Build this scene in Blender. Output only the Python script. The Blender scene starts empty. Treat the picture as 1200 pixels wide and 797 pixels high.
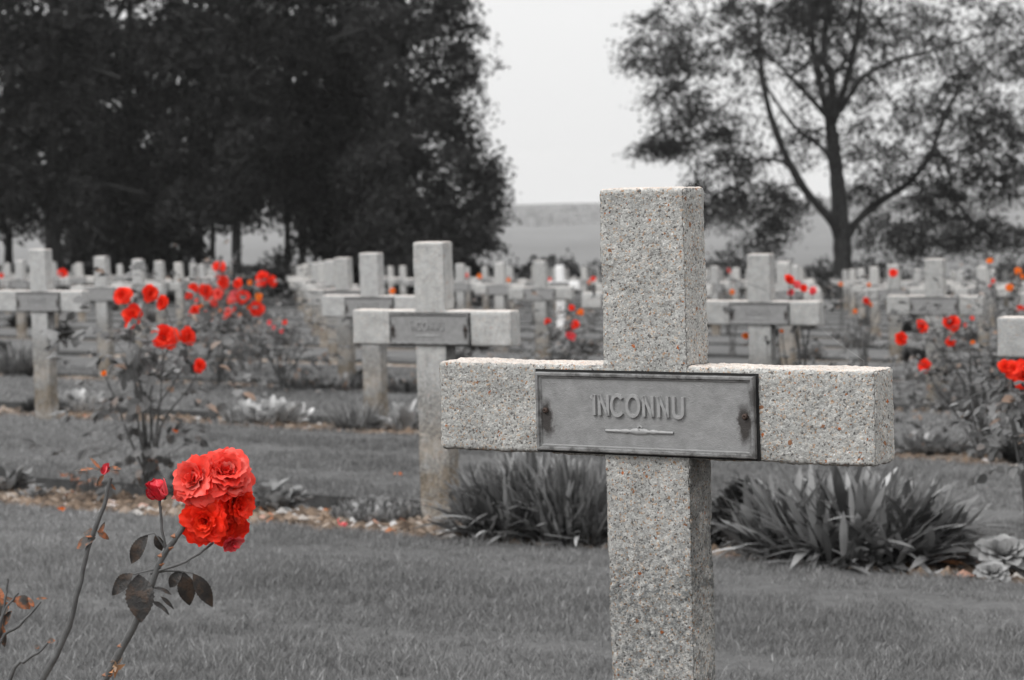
import bpy, math, random
import numpy as np
from mathutils import Matrix, Vector

S = bpy.context.scene
COL = S.collection
rng = np.random.default_rng(7)
random.seed(7)
R_ = math.radians

# ------------------------------------------------------------------ camera
GZ = 0.0                                  # camera height is the origin of z
PITCH, ROLL, FPX = 0.07046, -0.0283, 2723.0
cp, sp, cr, sr = math.cos(PITCH), math.sin(PITCH), math.cos(ROLL), math.sin(ROLL)
CF = np.array([0, cp, -sp]); _up = np.array([0, sp, cp]); _rt = np.array([1., 0, 0])
CR = cr * _rt + sr * _up
CU = -sr * _rt + cr * _up
cd = bpy.data.cameras.new("camera"); cam = bpy.data.objects.new("camera", cd); COL.objects.link(cam)
cam.matrix_world = Matrix(((CR[0], CU[0], -CF[0], 0), (CR[1], CU[1], -CF[1], 0), (CR[2], CU[2], -CF[2], 0), (0, 0, 0, 1)))
cd.lens = 55; cd.sensor_width = 55 * 1200 / FPX; cd.clip_end = 6000; cd.clip_start = .05
cd.dof.use_dof = True; cd.dof.focus_distance = 2.62; cd.dof.aperture_fstop = 9.0
S.camera = cam

# ------------------------------------------------------------------ sky and sun
SUN_DIR = Vector((-.72, -.46, .95)).normalized()
w = bpy.data.worlds.new("World"); S.world = w; w.use_nodes = True
nt = w.node_tree; nt.nodes.clear()
sky = nt.nodes.new('ShaderNodeTexSky'); sky.sky_type = 'NISHITA'; sky.sun_disc = False
sky.sun_elevation = math.asin(SUN_DIR.z); sky.sun_rotation = math.atan2(SUN_DIR.x, SUN_DIR.y)
sky.dust_density = 8; sky.air_density = 1.0
bw = nt.nodes.new('ShaderNodeRGBToBW')
mul = nt.nodes.new('ShaderNodeMath'); mul.operation = 'MULTIPLY_ADD'; mul.inputs[1].default_value = 0.10; mul.inputs[2].default_value = 6.75
bgn = nt.nodes.new('ShaderNodeBackground'); bgn.inputs[1].default_value = 0.1
out = nt.nodes.new('ShaderNodeOutputWorld')
nt.links.new(sky.outputs[0], bw.inputs[0]); nt.links.new(bw.outputs[0], mul.inputs[0])
tcw = nt.nodes.new('ShaderNodeTexCoord'); spw = nt.nodes.new('ShaderNodeSeparateXYZ'); nt.links.new(tcw.outputs['Generated'], spw.inputs[0])
zen = nt.nodes.new('ShaderNodeMath'); zen.operation = 'MULTIPLY_ADD'; zen.inputs[1].default_value = 1.05; zen.inputs[2].default_value = 1.0   # overcast: brighter overhead
mxz = nt.nodes.new('ShaderNodeMath'); mxz.operation = 'MAXIMUM'; mxz.inputs[1].default_value = 0; nt.links.new(spw.outputs[2], mxz.inputs[0]); nt.links.new(mxz.outputs[0], zen.inputs[0])
sm = nt.nodes.new('ShaderNodeMath'); sm.operation = 'MULTIPLY'; nt.links.new(mul.outputs[0], sm.inputs[0]); nt.links.new(zen.outputs[0], sm.inputs[1])
nt.links.new(sm.outputs[0], bgn.inputs[0]); nt.links.new(bgn.outputs[0], out.inputs[0])
sd = bpy.data.lights.new("sun", 'SUN'); sd.energy = 1.5; sd.angle = R_(22); sd.color = (1, .985, .965)
so = bpy.data.objects.new("sun", sd); COL.objects.link(so)
so.rotation_euler = SUN_DIR.to_track_quat('Z', 'Y').to_euler()
S.view_settings.view_transform = 'Standard'; S.view_settings.look = 'None'
S.view_settings.exposure = 0.30; S.view_settings.gamma = 1; S.view_settings.use_curve_mapping = False

# ------------------------------------------------------------------ place helpers
def gz(x, y):
    return -0.7136 - 0.0353 * np.asarray(x) - 0.0411 * np.asarray(y)
def ray(px, py):
    d = CF + CR * (px - 600) / FPX - CU * (py - 398.5) / FPX
    return d / d[1]
def at(px, py, Y):
    return ray(px, py) * Y
def ground_at(px, py):
    d = ray(px, py); t = -0.7136 / (d[2] + .0353 * d[0] + .0411)
    return d * t
TU = np.array([.857, -.515]); TN = np.array([.515, .857])
def uv(u, v):
    x, y = TU * u + TN * v
    return np.array([x, y, gz(x, y)])
def ROWV(k):
    return [0, 2.25, 5.54, 8.74, 11.64][k] if k < 5 else 11.64 + 3.15 * (k - 4)
def row_at(px, k, dv=0):                    # point of row k seen in image column px
    r = ray(px, 400); Y = (ROWV(k) + dv) / (r[0] * TN[0] + TN[1])
    return np.array([r[0] * Y, Y, gz(r[0] * Y, Y)])

# ------------------------------------------------------------------ mesh helpers
class MB:
    def __init__(s): s.v = []; s.f = {}; s.n = 0
    def add(s, verts, faces, mi=0):
        verts = np.asarray(verts, float).reshape(-1, 3)
        faces = np.asarray(faces, int)
        s.f.setdefault((mi, faces.shape[1]), []).append(faces + s.n)
        s.v.append(verts); s.n += len(verts)
    def build(s, name, mats, parent=None, smooth=True, loc=None):
        if not isinstance(mats, (list, tuple)): mats = [mats]
        me = bpy.data.meshes.new(name)
        V = np.concatenate(s.v)
        if loc is not None: V = V - np.asarray(loc)
        loops = []; starts = []; tot = []; mis = []; c = 0
        for (mi, k), L in s.f.items():
            F = np.concatenate(L); loops.append(F.ravel())
            starts.append(c + np.arange(len(F)) * k); tot.append(np.full(len(F), k)); mis.append(np.full(len(F), mi)); c += F.size
        loops = np.concatenate(loops); starts = np.concatenate(starts); tot = np.concatenate(tot); mis = np.concatenate(mis)
        me.vertices.add(len(V)); me.vertices.foreach_set('co', V.astype(np.float32).ravel())
        me.loops.add(len(loops)); me.loops.foreach_set('vertex_index', loops.astype(np.int32))
        me.polygons.add(len(starts)); me.polygons.foreach_set('loop_start', starts.astype(np.int32))
        me.polygons.foreach_set('loop_total', tot.astype(np.int32))
        me.polygons.foreach_set('material_index', mis.astype(np.int32))
        me.polygons.foreach_set('use_smooth', np.full(len(starts), smooth))
        for m in mats: me.materials.append(m)
        me.update(calc_edges=True); me.validate()
        o = bpy.data.objects.new(name, me); COL.objects.link(o)
        if loc is not None: o.location = loc
        if parent is not None: o.parent = parent
        return o
def tag(o, label=None, cat=None, group=None, kind=None):
    for k, v in (('label', label), ('category', cat), ('group', group), ('kind', kind)):
        if v: o[k] = v
    return o
def empty(name, loc, rz=0):
    o = bpy.data.objects.new(name, None); COL.objects.link(o); o.location = loc; o.rotation_euler = (0, 0, rz)
    o.empty_display_size = .05
    return o
def nrm(a): return a / (np.linalg.norm(a, axis=-1, keepdims=True) + 1e-12)

def h3(ix, iy, iz):                         # hashed lattice value
    n = (ix * 73856093) ^ (iy * 19349663) ^ (iz * 83492791)
    n = (n ^ (n >> 13)) * 1274126177 & 0x7fffffff
    return ((n ^ (n >> 16)) & 0xffff) / 65535.
def vnoise(P, s):
    P = np.asarray(P) * s; i = np.floor(P).astype(np.int64); f = P - i; f = f * f * (3 - 2 * f)
    r = 0
    for a in (0, 1):
        for b in (0, 1):
            for c in (0, 1):
                wgt = (f[..., 0] if a else 1 - f[..., 0]) * (f[..., 1] if b else 1 - f[..., 1]) * (f[..., 2] if c else 1 - f[..., 2])
                r = r + wgt * h3(i[..., 0] + a, i[..., 1] + b, i[..., 2] + c)
    return r * 2 - 1

def tube(mb, pts, rad, sides=6, mi=0, cap=True):
    P = np.asarray(pts, float); n = len(P)
    rad = np.broadcast_to(np.asarray(rad, float), (n,)) if np.ndim(rad) else np.full(n, float(rad))
    T = nrm(np.gradient(P, axis=0))
    ref = np.array([0, 0, 1.]) if abs(T[0][2]) < .9 else np.array([1., 0, 0])
    N = nrm(np.cross(T[0], ref)); V = []
    for i in range(n):
        N = N - T[i] * (N @ T[i]); N = N / (np.linalg.norm(N) + 1e-9); B = np.cross(T[i], N)
        a = np.arange(sides) * 2 * math.pi / sides
        V.append(P[i] + rad[i] * (np.cos(a)[:, None] * N + np.sin(a)[:, None] * B))
    V = np.concatenate(V); F = []
    for i in range(n - 1):
        for j in range(sides):
            k = (j + 1) % sides
            F.append((i * sides + j, i * sides + k, (i + 1) * sides + k, (i + 1) * sides + j))
    mb.add(V, F, mi)
    if cap:
        V2 = np.vstack([V[-sides:], P[-1] + T[-1] * rad[-1] * .3]); mb.add(V2, [(j, (j + 1) % sides, sides) for j in range(sides)], mi)
def spline(pts, n):
    P = np.asarray(pts, float)
    if len(P) == 2: t = np.linspace(0, 1, n)[:, None]; return P[0] * (1 - t) + P[1] * t
    Q = np.vstack([2 * P[0] - P[1], P, 2 * P[-1] - P[-2]]); o = []
    ts = np.linspace(0, len(P) - 1 - 1e-9, n)
    for t in ts:
        i = int(t); f = t - i; a, b, c, d = Q[i:i + 4]
        o.append(.5 * (2 * b + (c - a) * f + (2 * a - 5 * b + 4 * c - d) * f * f + (3 * b - a - 3 * c + d) * f ** 3))
    return np.array(o)

def leafbatch(mb, P, D, N, L, W, ss=(0, .45, 1), ws=(.25, 1, 0.05), curl=.15, fold=.25, mi=0, wave=0):
    """many leaves: P base, D direction, N normal, L length, W half width"""
    P = np.atleast_2d(P); n = len(P); D = nrm(np.broadcast_to(D, (n, 3))); N = np.broadcast_to(N, (n, 3))
    N = nrm(N - D * np.sum(N * D, 1, keepdims=True)); Bn = np.cross(D, N)
    L = np.broadcast_to(L, (n,))[:, None]; W = np.broadcast_to(W, (n,))[:, None]; curl = np.broadcast_to(curl, (n,))[:, None]
    rows = []
    ph = rng.random((n, 1)) * 6
    for s, wv in zip(ss, ws):
        c = P + D * L * (s - .25 * abs(curl) * s * s) - N * L * curl * s * s
        wz = wave * W * np.sin(ph + s * 9)
        rows.append(np.stack([c - Bn * W * wv + N * (W * wv * fold + wz), c, c + Bn * W * wv + N * (W * wv * fold - wz)], 1))
    V = np.stack(rows, 1); k = len(ss)
    idx = np.arange(n)[:, None] * 3 * k; F = []
    for r in range(k - 1):
        for c in (0, 1):
            F.append(idx + np.array([[r * 3 + c, r * 3 + c + 1, r * 3 + 3 + c + 1, r * 3 + 3 + c]]))
    mb.add(V.reshape(-1, 3), np.concatenate(F), mi)
def cards(mb, P, L, W, mi=0, up=None):
    """small diamond leaf faces, random orientation"""
    n = len(P); D = nrm(rng.normal(size=(n, 3)))
    if up is not None: D = nrm(D + np.asarray(up))
    N = nrm(np.cross(D, rng.normal(size=(n, 3)))); L = (L * (.6 + .8 * rng.random(n)))[:, None]; W = (W * (.6 + .8 * rng.random(n)))[:, None]
    V = np.stack([P, P + D * L * .5 + N * W, P + D * L, P + D * L * .45 - N * W], 1).reshape(-1, 3)
    mb.add(V, np.arange(n)[:, None] * 4 + np.array([[0, 1, 2, 3]]), mi)

# ------------------------------------------------------------------ materials
def mat(name, build):
    m = bpy.data.materials.new(name); m.use_nodes = True; t = m.node_tree; t.nodes.clear()
    o = t.nodes.new('ShaderNodeOutputMaterial'); b = t.nodes.new('ShaderNodeBsdfPrincipled'); t.links.new(b.outputs[0], o.inputs[0])
    class K:
        def n(s, ty, **kw):
            x = t.nodes.new(ty)
            for k, v in kw.items(): setattr(x, k, v)
            return x
        def l(s, a, b_): t.links.new(a, b_)
        def ramp(s, src, stops, interp='LINEAR'):
            r = t.nodes.new('ShaderNodeValToRGB'); e = r.color_ramp; e.interpolation = interp
            while len(e.elements) > 1: e.elements.remove(e.elements[-1])
            e.elements[0].position = stops[0][0]; e.elements[0].color = (*stops[0][1], 1)
            for p, c in stops[1:]:
                q = e.elements.new(p); q.color = (*c, 1)
            t.links.new(src, r.inputs[0]); return r.outputs[0]
        def mix(s, fac, a, b_, mode='MIX'):
            m_ = t.nodes.new('ShaderNodeMix'); m_.data_type = 'RGBA'; m_.blend_type = mode
            for i, v in ((0, fac), (6, a), (7, b_)):
                if hasattr(v, 'is_output') or isinstance(v, bpy.types.NodeSocket): t.links.new(v, m_.inputs[i])
                else: m_.inputs[i].default_value = v if i == 0 else (*v, 1)
            return m_.outputs[2]
        def noise(s, scale, detail=3, rough=.6, vec=None, out=0):
            x = t.nodes.new('ShaderNodeTexNoise'); x.inputs['Scale'].default_value = scale; x.inputs['Detail'].default_value = detail; x.inputs['Roughness'].default_value = rough
            if vec: t.links.new(vec, x.inputs['Vector'])
            return x.outputs[out]
        def vor(s, scale, vec, feature='F1'):
            x = t.nodes.new('ShaderNodeTexVoronoi'); x.feature = feature; x.inputs['Scale'].default_value = scale; t.links.new(vec, x.inputs['Vector']); return x
        def math(s, op, a, b_=0., c=None):
            x = t.nodes.new('ShaderNodeMath'); x.operation = op
            for i, v in enumerate((a, b_, c)):
                if v is None: continue
                if isinstance(v, bpy.types.NodeSocket): t.links.new(v, x.inputs[i])
                else: x.inputs[i].default_value = v
            return x.outputs[0]
        def sep(s, v):
            x = t.nodes.new('ShaderNodeSeparateXYZ'); t.links.new(v, x.inputs[0]); return x.outputs
        def maprange(s, v, a, b_, c=0., d=1.):
            x = t.nodes.new('ShaderNodeMapRange'); t.links.new(v, x.inputs[0])
            for i, q in enumerate((a, b_, c, d)): x.inputs[1 + i].default_value = q
            return x.outputs[0]
        def bump(s, h, strength=.3, dist=.002):
            x = t.nodes.new('ShaderNodeBump'); x.inputs['Strength'].default_value = strength; x.inputs['Distance'].default_value = dist
            t.links.new(h, x.inputs['Height']); t.links.new(x.outputs[0], b.inputs['Normal'])
    k = K(); k.t = t; k.b = b; k.o = o
    k.tc = t.nodes.new('ShaderNodeTexCoord'); k.obj = k.tc.outputs['Object']
    b.inputs['Roughness'].default_value = .9; b.inputs['Specular IOR Level'].default_value = .25
    build(k); return m
g = lambda v: (v, v, v)

def concrete(cell, bumpy, con=1., foot0=.42, rust=.87):
    def f(k):
        def sepc(v):
            sc = k.n('ShaderNodeSeparateColor'); k.l(v.outputs['Color'], sc.inputs[0]); return sc.outputs
        warp = k.n('ShaderNodeMix'); warp.data_type = 'VECTOR'; warp.inputs[0].default_value = .004
        nz = k.n('ShaderNodeTexNoise'); nz.inputs['Scale'].default_value = 300; k.l(k.obj, nz.inputs['Vector'])
        k.l(k.obj, warp.inputs[4]); k.l(nz.outputs['Color'], warp.inputs[5]); P = warp.outputs[1]
        v = k.vor(cell, P); sc = sepc(v)
        q = lambda x: tuple(.43 + (c_ - .43) * con for c_ in x)
        fine = k.ramp(sc[0], [(0, q((.13, .12, .115))), (.07, q((.24, .23, .22))), (.15, q((.37, .36, .345))), (.5, q((.435, .43, .415))), (.80, q((.49, .48, .46))), (.89, q((.62, .61, .59))), (.95, q((.50, .40, .31))), (1, q((.40, .25, .16)))])
        fn = k.noise(1500, 3, .7, k.obj)
        c = k.mix(1, fine, k.ramp(fn, [(.3, g(.86)), (.7, g(1.12))]), 'MULTIPLY')
        vm = k.vor(cell * .52, P); scm = sepc(vm)
        fl = k.math('MULTIPLY', k.math('GREATER_THAN', scm[1], rust), k.math('LESS_THAN', vm.outputs['Distance'], .38))
        peb = k.ramp(scm[2], [(0, (.12, .115, .11)), (.28, (.34, .22, .14)), (.45, (.52, .50, .48)), (.62, (.36, .16, .08)), (.72, (.42, .33, .26)), (.86, (.64, .63, .61))], 'CONSTANT')
        c = k.mix(k.math('MULTIPLY', fl, con), c, peb)
        v2 = k.vor(cell * .20, P); s2 = sepc(v2)
        fl2 = k.math('MULTIPLY', k.math('GREATER_THAN', s2[1], .93), k.math('LESS_THAN', v2.outputs['Distance'], .31))
        c = k.mix(k.math('MULTIPLY', fl2, con), c, k.ramp(s2[2], [(0, (.42, .13, .045)), (.3, (.28, .14, .08)), (.6, (.5, .48, .45)), (.8, (.6, .58, .56))], 'CONSTANT'))
        big = k.noise(7, 4, .65, k.obj)
        c = k.mix(k.maprange(k.noise(34, 4, .7, k.obj), .43, .62, 0, .48), c, k.mix(1, c, (.60, .61, .61), 'MULTIPLY'))
        c = k.mix(k.maprange(big, .42, .70, 0, .45), c, k.mix(1, c, (.62, .63, .63), 'MULTIPLY'))
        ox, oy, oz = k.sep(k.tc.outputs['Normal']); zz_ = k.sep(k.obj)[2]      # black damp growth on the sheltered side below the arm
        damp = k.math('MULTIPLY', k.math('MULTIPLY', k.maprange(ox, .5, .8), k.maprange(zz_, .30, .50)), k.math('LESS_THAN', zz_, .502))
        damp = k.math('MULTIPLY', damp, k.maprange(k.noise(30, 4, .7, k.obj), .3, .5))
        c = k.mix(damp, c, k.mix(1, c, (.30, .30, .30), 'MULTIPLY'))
        c = k.mix(k.math('MULTIPLY', k.maprange(oz, -.35, -.75), .7), c, k.mix(1, c, (.35, .35, .35), 'MULTIPLY'))  # undersides painted darker: shade beneath the arms put into the colour
        mp = k.n('ShaderNodeMapping'); mp.inputs['Scale'].default_value = (1, 1, .10); k.l(k.obj, mp.inputs[0])
        stk = k.noise(46, 4, .65, mp.outputs[0])      # rain streaks
        c = k.mix(k.maprange(stk, .52, .68, 0, .38), c, k.mix(1, c, (.58, .585, .59), 'MULTIPLY'))
        oi = k.n('ShaderNodeObjectInfo')
        c = k.mix(1, c, k.ramp(oi.outputs['Random'], [(0, (.84, .84, .83)), (.5, g(.97)), (1, (1.08, 1.06, 1.03))]), 'MULTIPLY')
        z = k.sep(k.obj)[2]
        low = k.math('MULTIPLY', k.maprange(z, .48, .36), k.maprange(big, .30, .5))
        c = k.mix(k.math('MULTIPLY', low, k.maprange(k.noise(120, 3, .7, k.obj), .38, .6)), c, k.mix(1, c, (.40, .415, .43), 'MULTIPLY'))
        foot = k.math('MULTIPLY', k.maprange(z, foot0, foot0 - .30), k.maprange(k.noise(9, 4, .7, k.obj), .33, .52))
        c = k.mix(k.math('MULTIPLY', foot, .85), c, k.mix(1, c, (.62, .50, .37), 'MULTIPLY'))
        nzs = k.sep(k.tc.outputs['Normal'])[2]      # upper faces: light from above put into the colour, over pinkish grains
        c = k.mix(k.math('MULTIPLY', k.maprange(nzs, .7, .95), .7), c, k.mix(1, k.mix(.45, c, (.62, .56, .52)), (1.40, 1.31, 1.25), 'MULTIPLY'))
        c = k.mix(1, c, (1.04, 1.065, 1.09), 'MULTIPLY')
        k.l(c, k.b.inputs['Base Color'])
        h = k.math('ADD', k.math('MULTIPLY', v.outputs['Distance'], -.6), k.math('MULTIPLY', fn, .9))
        k.bump(h, bumpy, .0016)
    return f
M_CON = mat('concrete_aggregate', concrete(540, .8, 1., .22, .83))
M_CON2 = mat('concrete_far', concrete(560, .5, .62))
def _white(k):
    k.l(k.ramp(k.noise(30, 4, .6, k.obj), [(.3, g(.62)), (.7, g(.8))]), k.b.inputs['Base Color'])
M_WHITE = mat('white_stone', _white)
def _plaque(k):
    x, y, z = k.sep(k.obj)
    n = k.noise(60, 5, .7, k.obj); n2 = k.noise(900, 2, .6, k.obj)
    c = k.ramp(n, [(.3, g(.20)), (.5, g(.24)), (.72, g(.285))])
    # dark stains running from the screws and along the rim
    ax = k.math('ABSOLUTE', x)
    wob = k.math('MULTIPLY', k.math('SUBTRACT', k.noise(70, 4, .7, k.obj), .5), .022)
    dx = k.math('DIVIDE', k.math('SUBTRACT', k.math('ADD', ax, wob), .1225), .0105)
    zz = k.math('DIVIDE', k.math('ADD', z, .008), .024)
    d = k.math('SQRT', k.math('ADD', k.math('MULTIPLY', dx, dx), k.math('MULTIPLY', zz, zz)))
    st = k.maprange(d, .6, 1.05, 1, 0)
    c = k.mix(k.math('MULTIPLY', st, .93), c, (.035, .03, .028))
    edge = k.math('MAXIMUM', k.maprange(k.math('ADD', ax, k.math('MULTIPLY', wob, .25)), .1255, .129), k.maprange(k.math('ADD', k.math('ABSOLUTE', z), k.math('MULTIPLY', wob, .25)), .0365, .0395))
    edge = k.math('MULTIPLY', edge, k.maprange(n, .40, .6))
    c = k.mix(k.math('MULTIPLY', edge, .8), c, (.04, .038, .036))
    k.l(c, k.b.inputs['Base Color']); k.b.inputs['Roughness'].default_value = .62; k.b.inputs['Metallic'].default_value = .15
    k.bump(k.math('ADD', n2, k.math('MULTIPLY', n, 2.)), .55, .0012)
M_PLQ = mat('cast_metal_plaque', _plaque)
def flat(name, c, rough=.8, metal=0, var=.25, scale=40):
    def f(k):
        k.l(k.ramp(k.noise(scale, 4, .6, k.obj), [(.3, tuple(x * (1 - var) for x in c)), (.7, tuple(x * (1 + var) for x in c))]), k.b.inputs['Base Color'])
        k.b.inputs['Roughness'].default_value = rough; k.b.inputs['Metallic'].default_value = metal
    return mat(name, f)
M_RELIEF = flat('raised_relief_metal', g(.29), .55, .15, .12, 200)
M_GAP = flat('dark_joint', g(.02), .9)
M_SCREW = flat('rusty_screw', (.07, .05, .042), .6, .4, .4, 400)
def leafmat(name, stops, trans=.25, rough=.55, bumps=0, spec=.3):
    def f(k):
        geo = k.n('ShaderNodeNewGeometry')
        c = k.ramp(geo.outputs['Random Per Island'], stops)
        n = k.noise(8 if bumps == 0 else bumps, 3, .6, k.obj)
        c = k.mix(1, c, k.ramp(n, [(.3, g(.72 if trans != .1 else .45)), (.7, g(1.25 if trans != .1 else 1.9))]), 'MULTIPLY')  # wider noise range paints lit and shaded boughs into the dark tree leaves
        k.l(c, k.b.inputs['Base Color']); k.b.inputs['Roughness'].default_value = rough; k.b.inputs['Specular IOR Level'].default_value = spec
        if trans:
            tr = k.n('ShaderNodeBsdfTranslucent'); k.l(c, tr.inputs[0]); mx = k.n('ShaderNodeMixShader'); mx.inputs[0].default_value = trans
            k.l(k.b.outputs[0], mx.inputs[1]); k.l(tr.outputs[0], mx.inputs[2]); k.l(mx.outputs[0], k.o.inputs[0])
    return mat(name, f)
M_GRASS = leafmat('grass_blades', [(0, g(.12)), (.5, g(.205)), (.85, g(.215)), (.93, g(.29)), (1, g(.42))], .3, .6, .6)
M_PETR = leafmat('orange_red_petals', [(0, (.78, .018, .006)), (.5, (.86, .030, .010)), (1, (.90, .050, .015))], .30, .55, 30, .2)
M_PETS = leafmat('salmon_red_petals', [(0, (.80, .040, .028)), (.5, (.90, .085, .060)), (.85, (.93, .15, .12)), (1, (.95, .28, .24))], .30, .42, 30, .25)
M_PETP = leafmat('pink_petals', [(0, (.80, .04, .06)), (.5, (.85, .10, .12)), (1, (.85, .2, .2))], .30, .5, 30, .25)
M_PETB = leafmat('bud_petals', [(0, (.45, .01, .02)), (.5, (.6, .03, .05)), (1, (.75, .12, .14))], .1, .5, 60, .25)
M_PETO = leafmat('orange_petals', [(0, (.80, .13, .01)), (1, (.85, .25, .02))], .30, .55, 30, .2)
M_ROSELEAF = leafmat('rose_leaf_dark', [(0, (.030, .028, .027)), (.6, (.050, .046, .043)), (1, (.085, .06, .04))], .12, .42, 60, .45)
def _rl(k):
    k.b.inputs['Roughness'].default_value = .45; k.b.inputs['Specular IOR Level'].default_value = .35
    n = k.noise(55, 5, .7, k.obj); n2 = k.noise(240, 3, .6, k.obj)
    k.l(k.ramp(n, [(.3, (.012, .011, .011)), (.5, (.022, .020, .019)), (.62, (.050, .032, .022)), (.75, (.035, .034, .033))]), k.b.inputs['Base Color'])
    k.bump(k.math('ADD', n2, k.math('MULTIPLY', n, 2.)), .6, .0018)
M_ROSELEAF = mat('rose_leaf_mottled', _rl)
def _rust(k):
    n = k.noise(75, 4, .6, k.obj)
    k.l(k.ramp(n, [(.34, (.05, .046, .044)), (.47, (.075, .065, .058)), (.55, (.20, .085, .045)), (.62, (.34, .11, .045)), (.72, (.12, .115, .11))]), k.b.inputs['Base Color'])
    k.b.inputs['Roughness'].default_value = .5; k.bump(k.noise(300, 3, .6, k.obj), .5, .001)
M_RUSTLEAF = mat('rose_leaf_rusty', _rust)
M_BUSHLEAF = leafmat('bush_leaf', [(0, g(.07)), (.5, g(.13)), (.9, g(.22)), (1, (.26, .17, .12))], .25, .5)
M_STEM = flat('rose_stem', g(.085), .6, 0, .3, 60)
M_THORN = flat('thorn', (.24, .105, .055), .5)
M_LAV = leafmat('lance_leaf', [(0, g(.05)), (.45, g(.14)), (.85, g(.24)), (1, g(.44))], .25, .5)
M_DARKLEAF = leafmat('dark_bush_leaf', [(0, g(.018)), (.6, g(.04)), (1, g(.075))], .2, .6)
M_PALE = leafmat('pale_leaf', [(0, g(.16)), (.5, g(.34)), (1, g(.62))], .25, .6)
M_MIDLEAF = leafmat('mid_leaf', [(0, g(.14)), (.5, g(.24)), (1, g(.36))], .2, .6)
M_ROSET = leafmat('rosette_leaf', [(0, g(.16)), (.5, g(.27)), (1, g(.42))], .15, .5)
M_DEAD = leafmat('dry_leaf', [(0, (.40, .16, .06)), (.5, (.30, .18, .10)), (1, (.35, .32, .3))], .1, .7)
M_TREE = leafmat('tree_leaf', [(0, g(.009)), (.5, g(.018)), (1, g(.032))], .1, .7, .9, .06)
M_TREE2 = leafmat('beech_leaf', [(0, g(.018)), (.5, g(.035)), (1, g(.06))], .2, .7, .9, .08)
def barkmat(name, v):
    def f(k):
        mp = k.n('ShaderNodeMapping'); mp.inputs['Scale'].default_value = (1, 1, .22); k.l(k.obj, mp.inputs[0]); n = k.noise(26, 6, .7, mp.outputs[0])
        k.l(k.ramp(n, [(.35, g(v * .45)), (.5, g(v)), (.65, g(v * 1.9))]), k.b.inputs['Base Color']); k.bump(n, 1., .05)
    return mat(name, f)
M_BARK = flat('bark', g(.022), .9, 0, .4, 6)
M_BARKL = barkmat('pale_bark', .034)
def _soil(k):
    v = k.vor(45, k.obj); sc = k.n('ShaderNodeSeparateColor'); k.l(v.outputs['Color'], sc.inputs[0])
    c = k.ramp(sc.outputs[0], [(0, (.10, .075, .055)), (.35, (.19, .145, .11)), (.6, (.25, .19, .145)), (.85, (.36, .30, .25)), (1, (.44, .42, .40))])
    c = k.mix(k.maprange(k.noise(5, 4, .6, k.obj), .4, .6, 0, .6), c, (.11, .10, .09))
    k.l(c, k.b.inputs['Base Color']); k.bump(v.outputs['Distance'], .8, .01)
M_SOIL = mat('bed_soil', _soil)
def _clod(k):
    geo = k.n('ShaderNodeNewGeometry')
    c = k.ramp(geo.outputs['Random Per Island'], [(0, (.07, .052, .04)), (.4, (.13, .095, .07)), (.7, (.20, .145, .105)), (.9, (.28, .23, .19)), (.96, g(.45)), (1, (.36, .13, .05))])
    c = k.mix(1, c, k.ramp(k.noise(60, 4, .7, k.obj), [(.3, g(.6)), (.7, g(1.2))]), 'MULTIPLY')
    k.l(c, k.b.inputs['Base Color'])
M_CLOD = mat('flint_pebbles', _clod)
def _lawn(k):
    n1 = k.noise(1.1, 5, .6, k.obj); n2 = k.noise(28, 6, .75, k.obj)
    c = k.ramp(n2, [(.25, g(.075)), (.5, g(.12)), (.75, g(.18))])
    c = k.mix(1, c, k.ramp(n1, [(.3, g(.82)), (.7, g(1.2))]), 'MULTIPLY')
    k.l(c, k.b.inputs['Base Color']); k.bump(n2, .8, .03)
M_LAWN = mat('lawn_turf', _lawn)
M_CUT = flat('turf_cut_edge', g(.03), .95, 0, .4, 30)  # dark soil of the cut, with the step's shade put into its colour
def _country(k):
    x, y, z = k.sep(k.obj)
    n = k.noise(.006, 3, .5, k.obj)
    yy = k.math('ADD', y, k.math('MULTIPLY', k.math('SUBTRACT', n, .5), 260))
    c = k.ramp(k.maprange(yy, 60, 800), [(0, (.10, .095, .09)), (.05, (.27, .245, .215)), (.15, (.27, .245, .215)), (.16, g(.11)), (.34, g(.115)), (.42, g(.11)), (.50, g(.125)), (.57, g(.12)), (.62, g(.145)), (.74, g(.155)), (.78, g(.15)), (1, g(.14))])
    c = k.mix(1, c, k.ramp(k.noise(.08, 6, .7, k.obj), [(.3, g(.8)), (.7, g(1.15))]), 'MULTIPLY')
    k.l(c, k.b.inputs['Base Color'])
M_COUNTRY = mat('far_fields', _country)
M_WOOD = leafmat('far_wood_canopy', [(0, g(.19)), (1, g(.21))], 0, .9, .05)
M_WEB = flat('web_silk', g(.6), .4)

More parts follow.
